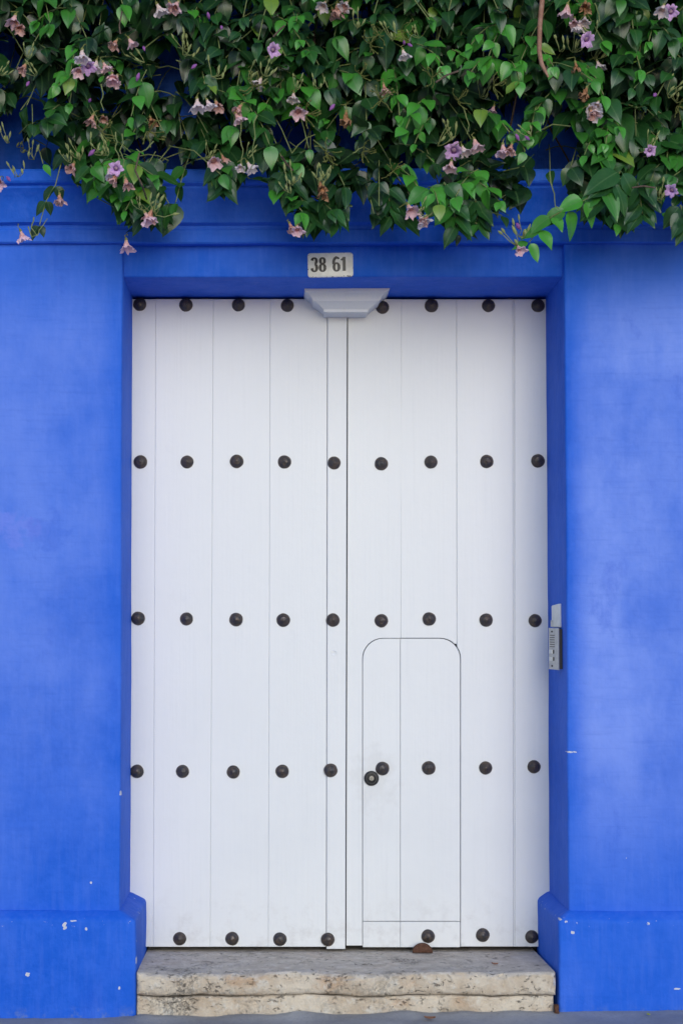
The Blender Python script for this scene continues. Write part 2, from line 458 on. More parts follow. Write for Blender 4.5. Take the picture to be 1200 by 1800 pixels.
def pavement():
    fx = list(np.arange(-1.6, 2.2, 0.03)); fy = list(np.arange(-1.1, 0.5, 0.03))
    xs = [-60, -25, -10, -5, -3.5, -2.4] + fx + [2.8, 3.5, 5, 10, 25, 60]
    ys = [-70, -30, -14, -7, -4, -2.5, -1.7] + fy + [0.9, 3, 12, 60]
    bm = bmesh.new()
    rows = []
    for y in ys:
        r = []
        for x in xs:
            z = ground_z(x)
            if -1.7 < x < 2.3 and -1.2 < y < 0.5:
                z += 0.006 * noise.noise(Vector((x * 6, y * 6, 0))) + 0.003 * noise.noise(Vector((x * 22, y * 22, 3)))
                z += (0.024 if -0.55 < x < 1.12 else 0.008) * max(0.0, 1 - abs(y + 0.535) / 0.06) * (0.5 + noise.noise(Vector((x * 5, 1, 0))))
            r.append(bm.verts.new((x, y, z)))
        rows.append(r)
    for A, B in zip(rows, rows[1:]):
        for i in range(len(xs) - 1): bm.faces.new((A[i], A[i + 1], B[i + 1], B[i]))
    o = link('pavement', mesh_of('pavement', bm), M['conc'])
    tag(o, kind='structure', label='grey concrete pavement along the foot of the blue wall')
pavement()

# ------------------------------------------------------------------ house
XL = (at(216, 1000, YP).x + at(229.5, 1000, 0).x) / 2
XR = (at(992, 1000, YP).x + at(964, 1000, 0).x) / 2
ZPT = at(300, 430, YP).z                    # top of the piers
house = empty('house', (XL / 2 + XR / 2, 0.0, 0.0))
tag(house, 'blue plastered house front with a white studded plank door', 'house')

def wall_part(name, bm, cell=0.055, axes='xz', amp=0.003, label=None):
    slice_grid(bm, cell, axes)
    lump(bm, amp)
    o = finish(name, bm, M['blue'], house, 40)
    if label: o['label'] = label
    return o
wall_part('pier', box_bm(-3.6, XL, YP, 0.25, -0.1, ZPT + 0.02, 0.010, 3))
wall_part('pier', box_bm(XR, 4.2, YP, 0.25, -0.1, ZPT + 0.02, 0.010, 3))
ZS = at(500, 487, YL).z                     # soffit of the lintel
wall_part('lintel', box_bm(XL - 0.05, XR + 0.05, YL, 0.25, ZS, ZPT + 0.03, 0.008, 3), amp=0.0035)
wall_part('upper_wall', box_bm(-3.6, 4.2, YU, 0.27, ZPT + 0.01, 5.6, 0.008, 2), cell=0.1)
wall_part('back_wall', box_bm(-3.6, 4.2, 0.26, 0.5, -0.1, 5.6, 0.008, 2), cell=0.4)

def cornice():
    z = lambda py, y: at(300, py, y).z
    pr = [(-0.35, ZPT + 0.004), (YP - 0.018, ZPT + 0.002), (YP - 0.025, ZPT + 0.008), (YP - 0.027, z(404, YP - .027)),
          (YP - 0.022, z(401, YP - .022)), (YP - 0.022, z(396, YP - .022)), (YP - 0.046, z(390, YP - .046)),
          (YP - 0.050, z(383, YP - .05)), (YP - 0.056, z(376, YP - .056)), (YP - 0.064, z(362, YP - .064)), (YP - 0.078, z(348, YP - .078)),
          (YP - 0.098, z(336, YP - .098)), (YP - 0.108, z(330, YP - .108)), (YP - 0.108, z(326, YP - .108)), (YP - 0.128, z(321, YP - .128)),
          (YP - 0.134, z(317, YP - .134)), (YP - 0.134, z(301, YP - .134)), (YP - 0.126, z(297, YP - .126)),
          (YU + 0.1, z(297, YP - .126) + 0.03)]
    bm = sweep_bm(pr, -3.62, 4.22, 0.05)
    lump(bm, 0.0045, 2.2, 0.0016, 9)
    finish('cornice', bm, M['blue'], house, 28)
cornice()

def plinth(side):
    """stepped base wrapping the front and the doorway side of a pier, sloped on top"""
    yf = YP - 0.045
    zt = at(100, 1618, yf).z; zc = zt + 0.034
    if side < 0:
        xi = (at(242, 1700, yf).x + at(254.5, 1640, 0).x) / 2
        x0, x1, xin = -3.6, xi, XL
    else:
        xi = (at(979, 1700, yf).x + at(947, 1640, 0).x) / 2
        x0, x1, xin = xi, 4.2, XR
    lo = [(x0, yf), (x1, yf), (x1, 0.06), (x0, 0.06)]
    if side < 0: hi = [(x0, YP - 0.001), (xin + 0.001, YP - 0.001), (xin + 0.001, 0.06), (x0, 0.06)]
    else: hi = [(xin - 0.001, YP - 0.001), (x1, YP - 0.001), (x1, 0.06), (xin - 0.001, 0.06)]
    bm = bmesh.new()
    A = [bm.verts.new((x, y, -0.08)) for x, y in lo]
    B = [bm.verts.new((x, y, zt)) for x, y in lo]
    D = [bm.verts.new((x, y, zc)) for x, y in hi]
    for P, Q in ((A, B), (B, D)):
        for i in range(4): bm.faces.new((P[i], P[(i + 1) % 4], Q[(i + 1) % 4], Q[i]))
    bm.faces.new(D); bm.faces.new(A[::-1])
    bmesh.ops.recalc_face_normals(bm, faces=bm.faces)
    bmesh.ops.bevel(bm, geom=[e_ for e_ in bm.edges if min(v.co.z for v in e_.verts) > 0 or abs(e_.verts[0].co.z - e_.verts[1].co.z) > 0.2], offset=0.012, segments=3, affect='EDGES', profile=0.5)
    slice_grid(bm, 0.04, 'xyz')
    lump(bm, 0.005, 2.6, 0.0018, 10)
    if side > 0:      # a later skirt of render stands a little proud of the right-hand plinth
        zk = at(1000, 1740, yf).z
        for v in bm.verts:
            if v.co.y < yf + 0.02 and v.co.z < zk + 0.01 * noise.noise(v.co * 3): v.co.y -= 0.006
    finish('plinth', bm, M['blue_foot'], house, 40)
plinth(-1); plinth(1)

# white moulded block hanging under the lintel where the two leaves meet
def corbel():
    bm = bmesh.new()
    xm = at(607, 550, 0).x
    zt = ZS + 0.003
    zb = at(607, 549, -0.13).z
    H = zt - zb
    # (part of height, half width to the left, half width to the right, reach towards the street)
    st = [(0.0, 0.097, 0.090, 0.128), (0.02, 0.099, 0.092, 0.130), (0.13, 0.100, 0.093, 0.131), (0.16, 0.106, 0.101, 0.134), (0.27, 0.115, 0.114, 0.141), (0.36, 0.128, 0.126, 0.150),
          (0.43, 0.138, 0.134, 0.156), (0.45, 0.146, 0.141, 0.161), (0.60, 0.152, 0.147, 0.165), (0.70, 0.160, 0.153, 0.170), (0.79, 0.172, 0.164, 0.177),
          (0.84, 0.181, 0.174, 0.182), (1.0, 0.185, 0.185, 0.184)]
    rows = []
    for h, l, r, d in st:
        z = zb + H * h
        rows.append([bm.verts.new((xm - l, 0.02, z)), bm.verts.new((xm - l, -d, z)), bm.verts.new((xm + r, -d, z)), bm.verts.new((xm + r, 0.02, z))])
    for A, B in zip(rows, rows[1:]):
        for i in range(3): bm.faces.new((A[i], A[i + 1], B[i + 1], B[i]))
        bm.faces.new((A[3], A[0], B[0], B[3]))
    bm.faces.new(rows[0][::-1]); bm.faces.new(rows[-1])
    slice_grid(bm, 0.02, 'xy')
    lump(bm, 0.0020, 6, 0.0008, 25)
    finish('corbel', bm, M['white'], house, 32)['label'] = 'white moulded block above the meeting of the door leaves'
corbel()

# dark frame behind the leaves, seen as the line over and under them
fr = box_bm(XL - 0.03, XR + 0.03, 0.16, 0.20, 0.10, ZS + 0.02)
finish('door_frame', fr, M['dark'], house)

# ------------------------------------------------------------------ door leaves
def empty_part(name, loc, parent, label):
    o = empty(name, Vector(loc) - Vector(parent.location)); o.parent = parent; o['label'] = label
    return o
left_leaf = empty_part('door_leaf', at(415, 1664, 0.02), house, 'left leaf of white upright planks with dark studs')
right_leaf = empty_part('door_leaf', at(780, 1664, 0.02), house, 'right leaf of white planks with the small wicket in it')
wicket = empty_part('wicket_door', at(723, 1619, 0.02), house, 'small round-cornered wicket cut into the right leaf')

def W(px, py): p = at(px, py, 0); return (p.x, p.z)
GAP = 0.0001
def plank(parent, poly, dy=0.0, bev=0.0021):
    """poly in photo pixels of the door plane, clockwise from top left"""
    pts = [W(*p) for p in poly]
    cx = sum(p[0] for p in pts) / len(pts); cz = sum(p[1] for p in pts) / len(pts)
    pts = [(x + (GAP if x < cx else -GAP), z + (GAP if z < cz else -GAP)) for x, z in pts]
    bm = prism_bm(pts, dy, 0.045, bev, 2)
    return finish('plank', bm, M['white'], parent, 14)

TOP, BOT = 525.5, 1664.5
# left leaf: plank edges at the top and at the bottom of the door
L_T = [227, 274, 375, 475, 575]; L_B = [225, 269.5, 369.5, 471.5, 573]
lx = lambda i, y: L_T[i] + (L_B[i] - L_T[i]) * (y - TOP) / (BOT - TOP)
for i in range(4):
    dy = [0.002, 0.0, 0.0012, 0.0004][i]
    plank(left_leaf, [(L_T[i], TOP), (L_T[i + 1], TOP), (L_B[i + 1], BOT), (L_B[i], BOT)], dy)
bm = prism_bm([W(575.6, TOP), W(609.7, TOP), W(606.6, 1668), W(573.6, 1668)], -0.006, 0.045, 0.0035, 2)
finish('cover_strip', bm, M['white'], left_leaf, 14)

# right leaf
WL, WR, WT, WB, WRAD = 637, 809, 1122, 1620, 36
dyR = 0.004
plank(right_leaf, [(611.6, TOP), (705, TOP), (705, 820.25), (611.0, 820.25)], dyR, 0.0009)
arcL = [(WL + WRAD - WRAD * math.sin(t), WT + WRAD - WRAD * math.cos(t)) for t in np.linspace(0, math.pi / 2, 9)]
arcR = [(WR - WRAD + WRAD * math.sin(t), WT + WRAD - WRAD * math.cos(t)) for t in np.linspace(0, math.pi / 2, 9)]
g = 0.48      # joint round the wicket, in pixels to each side
oL = [(x - g, y - g) for x, y in arcL]; oR = [(x + g, y - g) for x, y in arcR]
plank(right_leaf, [(611.0, 819.85), (705, 819.85), (704, WT - g)] + oL + [(WL - g, BOT - 2), (608.6, BOT - 2)], dyR, 0.0009)
cut = [p for p in oR if p[0] < 803]
plank(right_leaf, [(705, TOP), (802, TOP), (802.6, cut[-1][1])] + cut[::-1] + [(704.2, WT - g)], dyR + 0.001)
rest = [p for p in oR if p[0] >= 803]
plank(right_leaf, [(802, TOP), (901, TOP), (902, BOT), (WR + g, BOT)] + rest[::-1] + [(802.8, cut[-1][1] + 1)], dyR, 0.0028)
plank(right_leaf, [(901.2, TOP), (904, TOP), (904.5, BOT), (902.2, BOT)], dyR + 0.002, 0.0015)
plank(right_leaf, [(904.2, TOP), (966, TOP), (970, BOT), (904.7, BOT)], dyR)
plank(right_leaf, [(WL + g, WB + g), (703.3, WB + g), (703.3, BOT + 1), (WL + g, BOT + 1)], dyR, 0.002)
plank(right_leaf, [(703.6, WB + g), (WR - g, WB + g), (WR - g, BOT + 1), (703.6, BOT + 1)], dyR, 0.002)
# wicket
iL = [(x + g, y + g) for x, y in arcL]; iR = [(x - g, y + g) for x, y in arcR]
plank(wicket, [(703.2, WT + g), (703.2, WB - g), (WL + g, WB - g)] + iL[::-1], dyR, 0.0022)
plank(wicket, [(703.6, WT + g)] + iR + [(WR - g, WB - g), (703.6, WB - g)], dyR + 0.0006, 0.0022)

# studs
def stud_mesh(name, k):
    r = 0.0300 + 0.0006 * k
    prof = [(r * 0.96, -0.004), (r, 0.0), (r * 0.985, 0.0035), (r * 0.90, 0.0085), (r * 0.80, 0.0115), (r * 0.77, 0.0118), (r * 0.62, 0.0165), (r * 0.46, 0.0195),
            (r * 0.43, 0.0196), (r * 0.28, 0.0225), (r * 0.16, 0.0238), (r * 0.14, 0.0262), (r * 0.08, 0.0275), (0, 0.028)]
    bm = lathe_bm(prof, 20)
    for v in bm.verts: v.co += noise.noise_vector(v.co * 60 + Vector((k * 9, 0, 0))) * 0.0011
    me = mesh_of(name, bm, 24); me.materials.append(M['stud']); return me
studs = [stud_mesh('stud', k) for k in (-1, 0, 1)]
ROWS = [[(246, 535), (327, 536), (419, 536), (505, 537), (672, 540), (758, 537), (858, 537), (945, 537)],
        [(247, 812), (329, 812), (416, 811), (500, 812), (587, 814), (670, 815), (757, 812), (855, 811), (945, 810)],
        [(243, 1087), (328, 1088), (415, 1089), (498, 1090), (585, 1090), (670, 1091), (754, 1088), (854, 1090), (940, 1091)],
        [(241, 1356), (321, 1356), (410, 1357), (496, 1356), (581, 1354), (672, 1351), (753, 1350), (853, 1350), (938, 1348)],
        [(316, 1650), (408, 1650), (492, 1651), (576, 1651), (752, 1646), (848, 1644), (934, 1647)]]
for ri, row in enumerate(ROWS):
    for px, py in row:
        par = left_leaf if px < 608 else (wicket if ri == 3 and px < 800 else right_leaf)
        p = at(px, py, 0.0)
        p.y = -0.005 if 573 < px < 608 else (dyR if px > 608 else 0.0015)
        o = link('stud', random.choice(studs), None, par, p)
        o.rotation_euler = (R(random.uniform(-4, 4)), random.uniform(0, 6.28), R(random.uniform(-5, 5)))

# round lock of the wicket: turned ring with a brass cylinder in it
bm = lathe_bm([(0.030, -0.004), (0.0325, 0), (0.0325, 0.006), (0.029, 0.010), (0.026, 0.0105), (0.0245, 0.013), (0.0185, 0.0135), (0.0165, 0.011), (0.0150, 0.003)], 28)
lathe_bm([(0.0155, 0.002), (0.0150, 0.0075), (0.0105, 0.0080), (0.0100, 0.0115), (0.0035, 0.0120), (0.003, 0.006), (0, 0.006)], 28, bm=bm)
for f in bm.faces:
    if all(math.hypot(v.co.x, v.co.z) < 0.0108 for v in f.verts): f.material_index = 1
for k in range(6):
    t = k * math.pi / 3 + 0.3
    lathe_bm([(0.0022, 0.009), (0.0022, 0.0128), (0, 0.0134)], 6, bm=bm, off=Vector((0.0222 * math.cos(t), -0.001, 0.0222 * math.sin(t))))
me = mesh_of('lock', bm, 40); me.materials.append(M['iron']); me.materials.append(M['brass'])
link('lock', me, None, wicket, at(652.5, 1368, dyR))['label'] = 'round dark lock ring with a brass cylinder'
# filled peep hole on the cover strip
bm = lathe_bm([(0.013, -0.004), (0.013, 0.0004), (0.0118, 0.0012), (0.0105, 0.0002), (0, 0.0003)], 20)
me = mesh_of('hole_plug', bm, 40); me.materials.append(M['white'])
link('hole_plug', me, None, left_leaf, at(587, 1148, -0.0062))

# ------------------------------------------------------------------ house number
plate = empty('number_plate', at(580.5, 466, YL - 0.001))
tag(plate, 'chipped white enamel plate with the black number 38 61 on the lintel', 'number plate')
plate.rotation_euler = (0, R(-1.0), 0)
hw, hh, rr = 0.0945, 0.0505, 0.012
poly = []
for cx, cz, a0 in ((hw - rr, hh - rr, 0), (-hw + rr, hh - rr, 90), (-hw + rr, -hh + rr, 180), (hw - rr, -hh + rr, 270)):
    for k in range(6):
        t = R(a0 + 18 * k); poly.append((cx + rr * math.cos(t), cz + rr * math.sin(t)))
bm = prism_bm(poly, -0.006, 0.004, 0.0025, 2)
me = mesh_of('plate', bm, 40); me.materials.append(M['enamel'])
pl = bpy.data.objects.new('plate', me); C.objects.link(pl); pl.parent = plate

def stroke_bm(paths, w_=0.0095, d=0.0016):
    """raised ribbons along (x,z) paths; a path item may carry its own width"""
    bm = bmesh.new()
    for pi, path in enumerate(paths):
        P = [Vector((p[0], 0, p[1])) for p in path]
        Wd = [(p[2] if len(p) > 2 else w_) for p in path]
        rows = []
        for i, p in enumerate(P):
            t = (P[min(i + 1, len(P) - 1)] - P[max(i - 1, 0)]).normalized()
            n_ = Vector((-t.z, 0, t.x)) * Wd[i] / 2
            y = -d - 0.0001 * pi
            rows.append([bm.verts.new(p + n_), bm.verts.new(p + n_ * 0.75 + Vector((0, y, 0))), bm.verts.new(p - n_ * 0.75 + Vector((0, y, 0))), bm.verts.new(p - n_)])
        for A, B in zip(rows, rows[1:]):
            for k in range(3): bm.faces.new((A[k], A[k + 1], B[k + 1], B[k]))
        bm.faces.new(rows[0]); bm.faces.new(rows[-1][::-1])
    return bm
def arc(cx, cz, rx, rz, a0, a1, n=14, wf=None):
    out = []
    for k in range(n + 1):
        t = R(a0 + (a1 - a0) * k / n)
        p = (cx + rx * math.cos(t), cz + rz * math.sin(t))
        out.append(p + (wf(t),) if wf else p)
    return out
wv = lambda t: 0.0064 + 0.0062 * abs(math.cos(t))       # heavier uprights, lighter tops
DIG = {'3': [arc(-0.001, 0.0150, 0.0092, 0.0122, 172, -80, 16, wv), arc(-0.001, -0.0135, 0.0104, 0.0150, 82, -172, 16, wv)],
       '8': [arc(0, 0.0150, 0.0088, 0.0122, 0, 360, 20, wv), arc(0, -0.0135, 0.0102, 0.0148, 0, 360, 20, wv)],
       '6': [arc(0.001, -0.0115, 0.0105, 0.0165, 0, 360, 20, wv), arc(0.003, 0.006, 0.0138, 0.0225, 195, 95, 10, lambda t: 0.0118) + arc(0.003, 0.017, 0.009, 0.0108, 85, 25, 6, lambda t: 0.0085)],
       '1': [[(0.003, 0.030, 0.0130), (0.003, -0.0285, 0.0130)], [(0.003, 0.0270, 0.008), (-0.0095, 0.0170, 0.008)]]}
for ch, dx in (('3', -0.066), ('8', -0.033), ('6', 0.024), ('1', 0.054)):
    me = mesh_of('digit', stroke_bm(DIG[ch]), 40); me.materials.append(M['ink'])
    o = bpy.data.objects.new('digit', me); C.objects.link(o); o.parent = plate
    o.location = (dx, -0.0058, 0.002); o['label'] = 'raised black digit ' + ch

# ------------------------------------------------------------------ intercom on the right reveal
def reveal_thing(name, py0, py1, y_mid, wid, turn, label, cat):
    zc = (at(975, py0, y_mid).z + at(975, py1, y_mid).z) / 2
    hh_ = (at(975, py0, y_mid).z - at(975, py1, y_mid).z) / 2
    e_ = empty(name, (XR, y_mid, zc - hh_))
    tag(e_, label, cat)
    return e_, hh_
def sub(name, bm, mat, par, sharp=30):
    me = mesh_of(name, bm, sharp); me.materials.append(mat)
    o = bpy.data.objects.new(name, me); C.objects.link(o); o.parent = par; return o
def wedge(y0, y1, d0, d1, z0, z1, back=0.006):
    """box on the reveal: reaches d0 from the wall at the street end y0 and d1 at the door end y1"""
    bm = bmesh.new()
    q = [(back, y0), (-d0, y0), (-d1, y1), (back, y1)]
    A = [bm.verts.new((x, y, z0)) for x, y in q]; B = [bm.verts.new((x, y, z1)) for x, y in q]
    bm.faces.new(A[::-1]); bm.faces.new(B)
    for i in range(4): bm.faces.new((A[i], A[(i + 1) % 4], B[(i + 1) % 4], B[i]))
    bmesh.ops.recalc_face_normals(bm, faces=bm.faces)
    return bm
ic, h = reveal_thing('intercom', 1104, 1177, -0.305, 0.12, 10, 'steel intercom panel with speaker slots on the blue reveal right of the door', 'intercom')
H2 = 2 * h
sub('back_box', wedge(-0.050, 0.050, 0.012, 0.028, 0.004, H2 - 0.004), M['black'], ic)
bm = bmesh.new()
q = [(-0.0130, -0.056), (-0.0165, -0.058), (-0.0390, 0.056), (-0.0360, 0.058)]
A = [bm.verts.new((x, y, 0.0)) for x, y in q]; B = [bm.verts.new((x, y, H2)) for x, y in q]
bm.faces.new(A[::-1]); bm.faces.new(B)
for i in range(4): bm.faces.new((A[i], A[(i + 1) % 4], B[(i + 1) % 4], B[i]))
bmesh.ops.recalc_face_normals(bm, faces=bm.faces)
bmesh.ops.bevel(bm, geom=bm.edges[:], offset=0.0012, segments=2, affect='EDGES', profile=0.5)
sub('panel', bm, M['steel'], ic)
def on_panel(v): # point on the panel face, v 0..1 from the street end to the door end
    return Vector((-0.0168 - 0.0224 * v, -0.058 + 0.114 * v, 0))
def face_box(v0, v1, z0, z1, d):
    bm = bmesh.new()
    nrm = Vector((-0.974, -0.225, 0))
    p0, p1 = on_panel(v0), on_panel(v1)
    q = [p0 - nrm * 0.001, p0 + nrm * d, p1 + nrm * d, p1 - nrm * 0.001]
    A = [bm.verts.new(p + Vector((0, 0, z0))) for p in q]; B = [bm.verts.new(p + Vector((0, 0, z1))) for p in q]
    bm.faces.new(A[::-1]); bm.faces.new(B)
    for i in range(4): bm.faces.new((A[i], A[(i + 1) % 4], B[(i + 1) % 4], B[i]))
    return bm
for k in range(6):
    zc = H2 * (0.825 - 0.055 * k)
    sub('speaker_slot', face_box(0.40, 0.86, zc - 0.0016, zc + 0.0016, 0.0008), M['black'], ic)
for zf in (0.43, 0.255):
    sub('call_button', face_box(0.56, 0.86, H2 * zf - 0.008, H2 * zf + 0.008, 0.004), M['button'], ic)
    sub('button_shadow', face_box(0.44, 0.545, H2 * zf - 0.008, H2 * zf + 0.008, 0.0012), M['black'], ic)  # black strip standing in for the shadow at each button's street end
for zf in (0.915, 0.085):
    sub('screw', face_box(0.60, 0.70, H2 * zf - 0.0035, H2 * zf + 0.0035, 0.002), M['black'], ic)
bx_, h = reveal_thing('plastic_box', 1061, 1103, -0.30, 0.06, 10, 'slim white plastic box fixed just above the steel intercom', 'box')
bm = wedge(-0.034, 0.034, 0.012, 0.030, 0.0, 2 * h)
for v in bm.verts:
    if v.co.z > h and v.co.y > 0: v.co.z -= 0.008
bmesh.ops.bevel(bm, geom=bm.edges[:], offset=0.005, segments=3, affect='EDGES', profile=0.5)
sub('cover', bm, M['wplast'], bx_)
sub('base_clip', wedge(0.005, 0.036, 0.021, 0.033, 0.002, 2 * h * 0.30), M['steel'], bx_)

# ------------------------------------------------------------------ stone step
step = empty('doorstep', (at(610, 1780, -0.5).x, -0.25, 0.02))
tag(step, 'weathered pitted coral stone doorstep under the white door', 'doorstep')
YS = -0.535
ZT = at(600, 1711, YS).z
def slab(name, x0, x1, y0, y1, z0, z1, nose, rough, label, fall=0.0):
    bm = box_bm(x0, x1, y0, y1, z0, z1)
    es = [e_ for e_ in bm.edges if all(abs(v.co.y - y0) < 1e-6 for v in e_.verts)]
    bmesh.ops.bevel(bm, geom=es, offset=nose, segments=5, affect='EDGES', profile=0.5)
    slice_grid(bm, 0.011, 'x'); slice_grid(bm, 0.012, 'z')
    slice_grid(bm, 0.016, 'y')
    for v in bm.verts:
        p = v.co.copy()
        fr_ = max(0.0, min(1.0, (-0.30 - p.y) / 0.2))
        a_ = rough * (0.35 + 0.65 * fr_)
        d = noise.noise_vector(p * 5) * 0.010 * fr_ + noise.noise_vector(p * 16) * a_ + noise.noise_vector(p * 45) * a_ * 0.5
        pit = noise.noise(p * 30 + Vector((4, 0, 0)))
        if pit > 0.25 and p.y < y0 + 0.03: d.y += (pit - 0.25) * 0.03
        if p.z > z1 - 0.02: d.z += -0.006 * fr_ * (0.5 + noise.noise(p * 3))
        v.co = p + Vector((d.x * 0.3, d.y, d.z - (fall * max(0.0, (p.y - y0) / -y0) if p.z > (z0 + z1) / 2 else 0.0)))
    finish(name, bm, M['stone'], step, 60)['label'] = label
zb = at(600, 1751, YS).z
xa, xb = at(242, 1730, YS).x, at(977.5, 1730, YS).x
slab('tread_slab', xa - 0.006, xb, YS, 0.15, zb, ZT, 0.026, 0.0042, 'upper stone with a rounded worn edge', ZT - at(600, 1673, 0).z)
slab('base_slab', xa - 0.006, at(974, 1765, YS + .02).x, YS + 0.026, 0.08, -0.06, zb - 0.004, 0.012, 0.0048, 'lower stone set slightly back')

# rusty half-round stop under the wicket
sx = at(742, 1664, -0.03)
poly = [(0.044 * math.cos(R(t)), 0.040 * math.sin(R(t))) for t in range(0, 181, 12)]
bm = prism_bm(poly, -0.010, 0.012, 0.004, 2)
me = mesh_of('door_stop', bm, 40); me.materials.append(M['rust'])
o = link('door_stop', me, None, None, Vector((sx.x, -0.035, at(600, 1674, -0.03).z)))
tag(o, 'rusty brown half-round stop standing on the stone step under the wicket', 'door stop')

def fallen_leaf(name, px, py, Y, L, mat, rot, label, zz=None):
    bm = bmesh.new()
    rows = []
    for t, wd in ((0, .02), (.2, .28), (.5, .38), (.8, .22), (1, .02)):
        rows.append([bm.verts.new((wd * L * s_, (t - .5) * L, 0.10 * L * abs(s_) + 0.12 * L * (2 * t - 1) ** 2 + 0.003)) for s_ in (-1, 0, 1)])
    for A, B in zip(rows, rows[1:]):
        for k in range(2): bm.faces.new((A[k], A[k + 1], B[k + 1], B[k]))
    r = bmesh.ops.extrude_face_region(bm, geom=bm.faces[:])
    for v in r['geom']:
        if isinstance(v, bmesh.types.BMVert): v.co.z += 0.0012
    me = mesh_of(name, bm, 50); me.materials.append(mat)
    p = at(px, py, Y)
    o = link(name, me, None, None, Vector((p.x, Y, zz if zz is not None else ground_z(p.x) + 0.004)))
    o.rotation_euler = (0, 0, R(rot)); tag(o, label, 'leaf')
fallen_leaf('fallen_leaf', 755, 1789, -0.62, 0.045, M['dryleaf'], 80, 'reddish brown dry leaf lying on the pavement before the step')
fallen_leaf('fallen_leaf', 869, 1700, -0.34, 0.030, M['dryleaf'], 60, 'tiny brown dry leaf lying on top of the stone step', ZT - 0.36 * (ZT - at(600, 1671, 0).z) - 0.002)
fallen_leaf('fallen_leaf', 1139, 1794, -0.60, 0.020, M['yleaf'], 10, 'small yellow green leaf on the pavement by the right plinth')
# brick shard in the corner between step and right plinth
bm = box_bm(-0.010, 0.010, -0.012, 0.012, 0, 0.034, 0.004, 2)
slice_grid(bm, 0.008)
for v in bm.verts: v.co += noise.noise_vector(v.co * 60) * 0.004
me = mesh_of('brick_shard', bm, 40); me.materials.append(M['rust'])
p = at(973, 1770, -0.515)
o = link('brick_shard', me, None, None, Vector((at(974, 1770, YS + .02).x + 0.006, -0.528, ground_z(1.15))))
tag(o, 'broken bit of red brick wedged beside the step at the right plinth', 'brick shard')

# ------------------------------------------------------------------ flowering vine
vine = empty('flowering_vine', (0.25, YU, ZPT + 0.3))
tag(vine, 'leafy green climbing vine with pink and lilac trumpet flowers spilling over the cornice', 'vine')

# leaf templates: ovate blade with drawn-out tip, folded along the midrib and drooping, short stalk
def leaf_template(k):
    rnd = random.Random(100 + k)
    wd = rnd.uniform(0.29, 0.36); fold = rnd.uniform(0.10, 0.42); droop = rnd.uniform(0.05, 0.42)
    bend = rnd.uniform(-0.10, 0.10); wav = rnd.uniform(0.0, 0.045); ph = rnd.uniform(0, 6)
    V, UV, T = [], [], []
    prof = [(0.0, 0.16), (0.06, 0.58), (0.18, 0.90), (0.34, 1.0), (0.52, 0.90), (0.68, 0.66), (0.82, 0.36), (0.93, 0.12), (1.0, 0.0)]
    for t, w_ in prof:
        for s_ in (-1, -0.5, 0, 0.5, 1):
            x = s_ * w_ * wd
            z = fold * abs(x) - droop * t * t + wav * math.sin(9 * t + ph + 2 * s_) * abs(s_) - 0.10 * (abs(s_) ** 3) * w_ * wd
            V.append((x + bend * t * t, 0.12 + t, z)); UV.append((0.5 + 0.5 * s_ * max(w_, .05), t))
    for i in range(len(prof) - 1):
        for j in range(4):
            b = i * 5 + j; T.append((b, b + 1, b + 6, b + 5))
    b = len(V)
    for t in (0.0, 0.13):
        for q in ((-0.012, 0.0), (0.012, 0.0), (0, -0.02)): V.append((q[0], t, q[1] + 0.01)); UV.append((0.5, 0.1))
    for j in range(3): T.append((b + j, b + (j + 1) % 3, b + 3 + (j + 1) % 3, b + 3 + j))
    return np.array(V), np.array(UV), T
TPL = [leaf_template(k) for k in range(10)]

# how far down the foliage hangs along the wall (photo x -> photo y) and where the wall shows through
BX = [-700, -300, -120, -40, 0, 40, 68, 85, 105, 125, 150, 195, 206, 225, 262, 300, 318, 326, 345, 366, 378, 405, 415, 440, 470, 488, 515, 530, 548, 580, 612, 622, 640, 655, 690, 712, 735, 765, 785, 800, 835, 845, 868, 890, 905, 930, 948, 985, 1003, 1030, 1060, 1085, 1110, 1130, 1150, 1165, 1195, 1215, 1300, 1500, 2000]
BY = [330, 340, 320, 270, 222, 262, 262, 320, 300, 300, 345, 352, 400, 402, 408, 405, 352, 292, 270, 255, 345, 352, 318, 330, 330, 360, 375, 405, 415, 405, 400, 330, 345, 392, 405, 400, 400, 385, 415, 432, 412, 366, 378, 400, 385, 352, 305, 330, 352, 395, 380, 402, 412, 400, 372, 372, 410, 400, 380, 390, 380]
GAPS = [(18, 92, 18, 24, .8), (14, 238, 30, 30, .85), (60, 262, 30, 18, .9), (300, 110, 22, 38, .8), (288, 160, 24, 26, .8), (330, 210, 20, 24, .7), (245, 272, 38, 22, .8), (300, 280, 26, 20, .9),
        (508, 238, 26, 24, .9), (545, 250, 22, 16, .8), (985, 265, 34, 36, .92), (955, 292, 26, 20, .9), (60, 190, 26, 22, .8), (1120, 205, 26, 14, .6), (640, 20, 20, 14, .5), (205, 195, 22, 16, .6)]
def lower(px): return np.interp(px, BX, BY)

leaves = []        # (template, 4x4 rows, tone, size)
twigs = []         # (points, radius)
def front(x, z):
    n1 = noise.noise(Vector((x * 2.1, z * 2.4, 1.7))); n2 = noise.noise(Vector((x * 5.2, z * 5.2, 8.1)))
    return -0.72 - 0.11 * n1 - 0.06 * n2

def leaf_at(base, d, nrm, size, tone, rnd):
    d = d.normalized()
    n_ = (nrm - d * nrm.dot(d)).normalized()
    x_ = d.cross(n_)
    m = Matrix((( x_.x, d.x, n_.x, base.x), (x_.y, d.y, n_.y, base.y), (x_.z, d.z, n_.z, base.z), (0, 0, 0, 1)))
    sz = Matrix.Diagonal((size, size, size, 1))
    leaves.append([rnd.randrange(len(TPL)), np.array(m @ sz), tone, size])

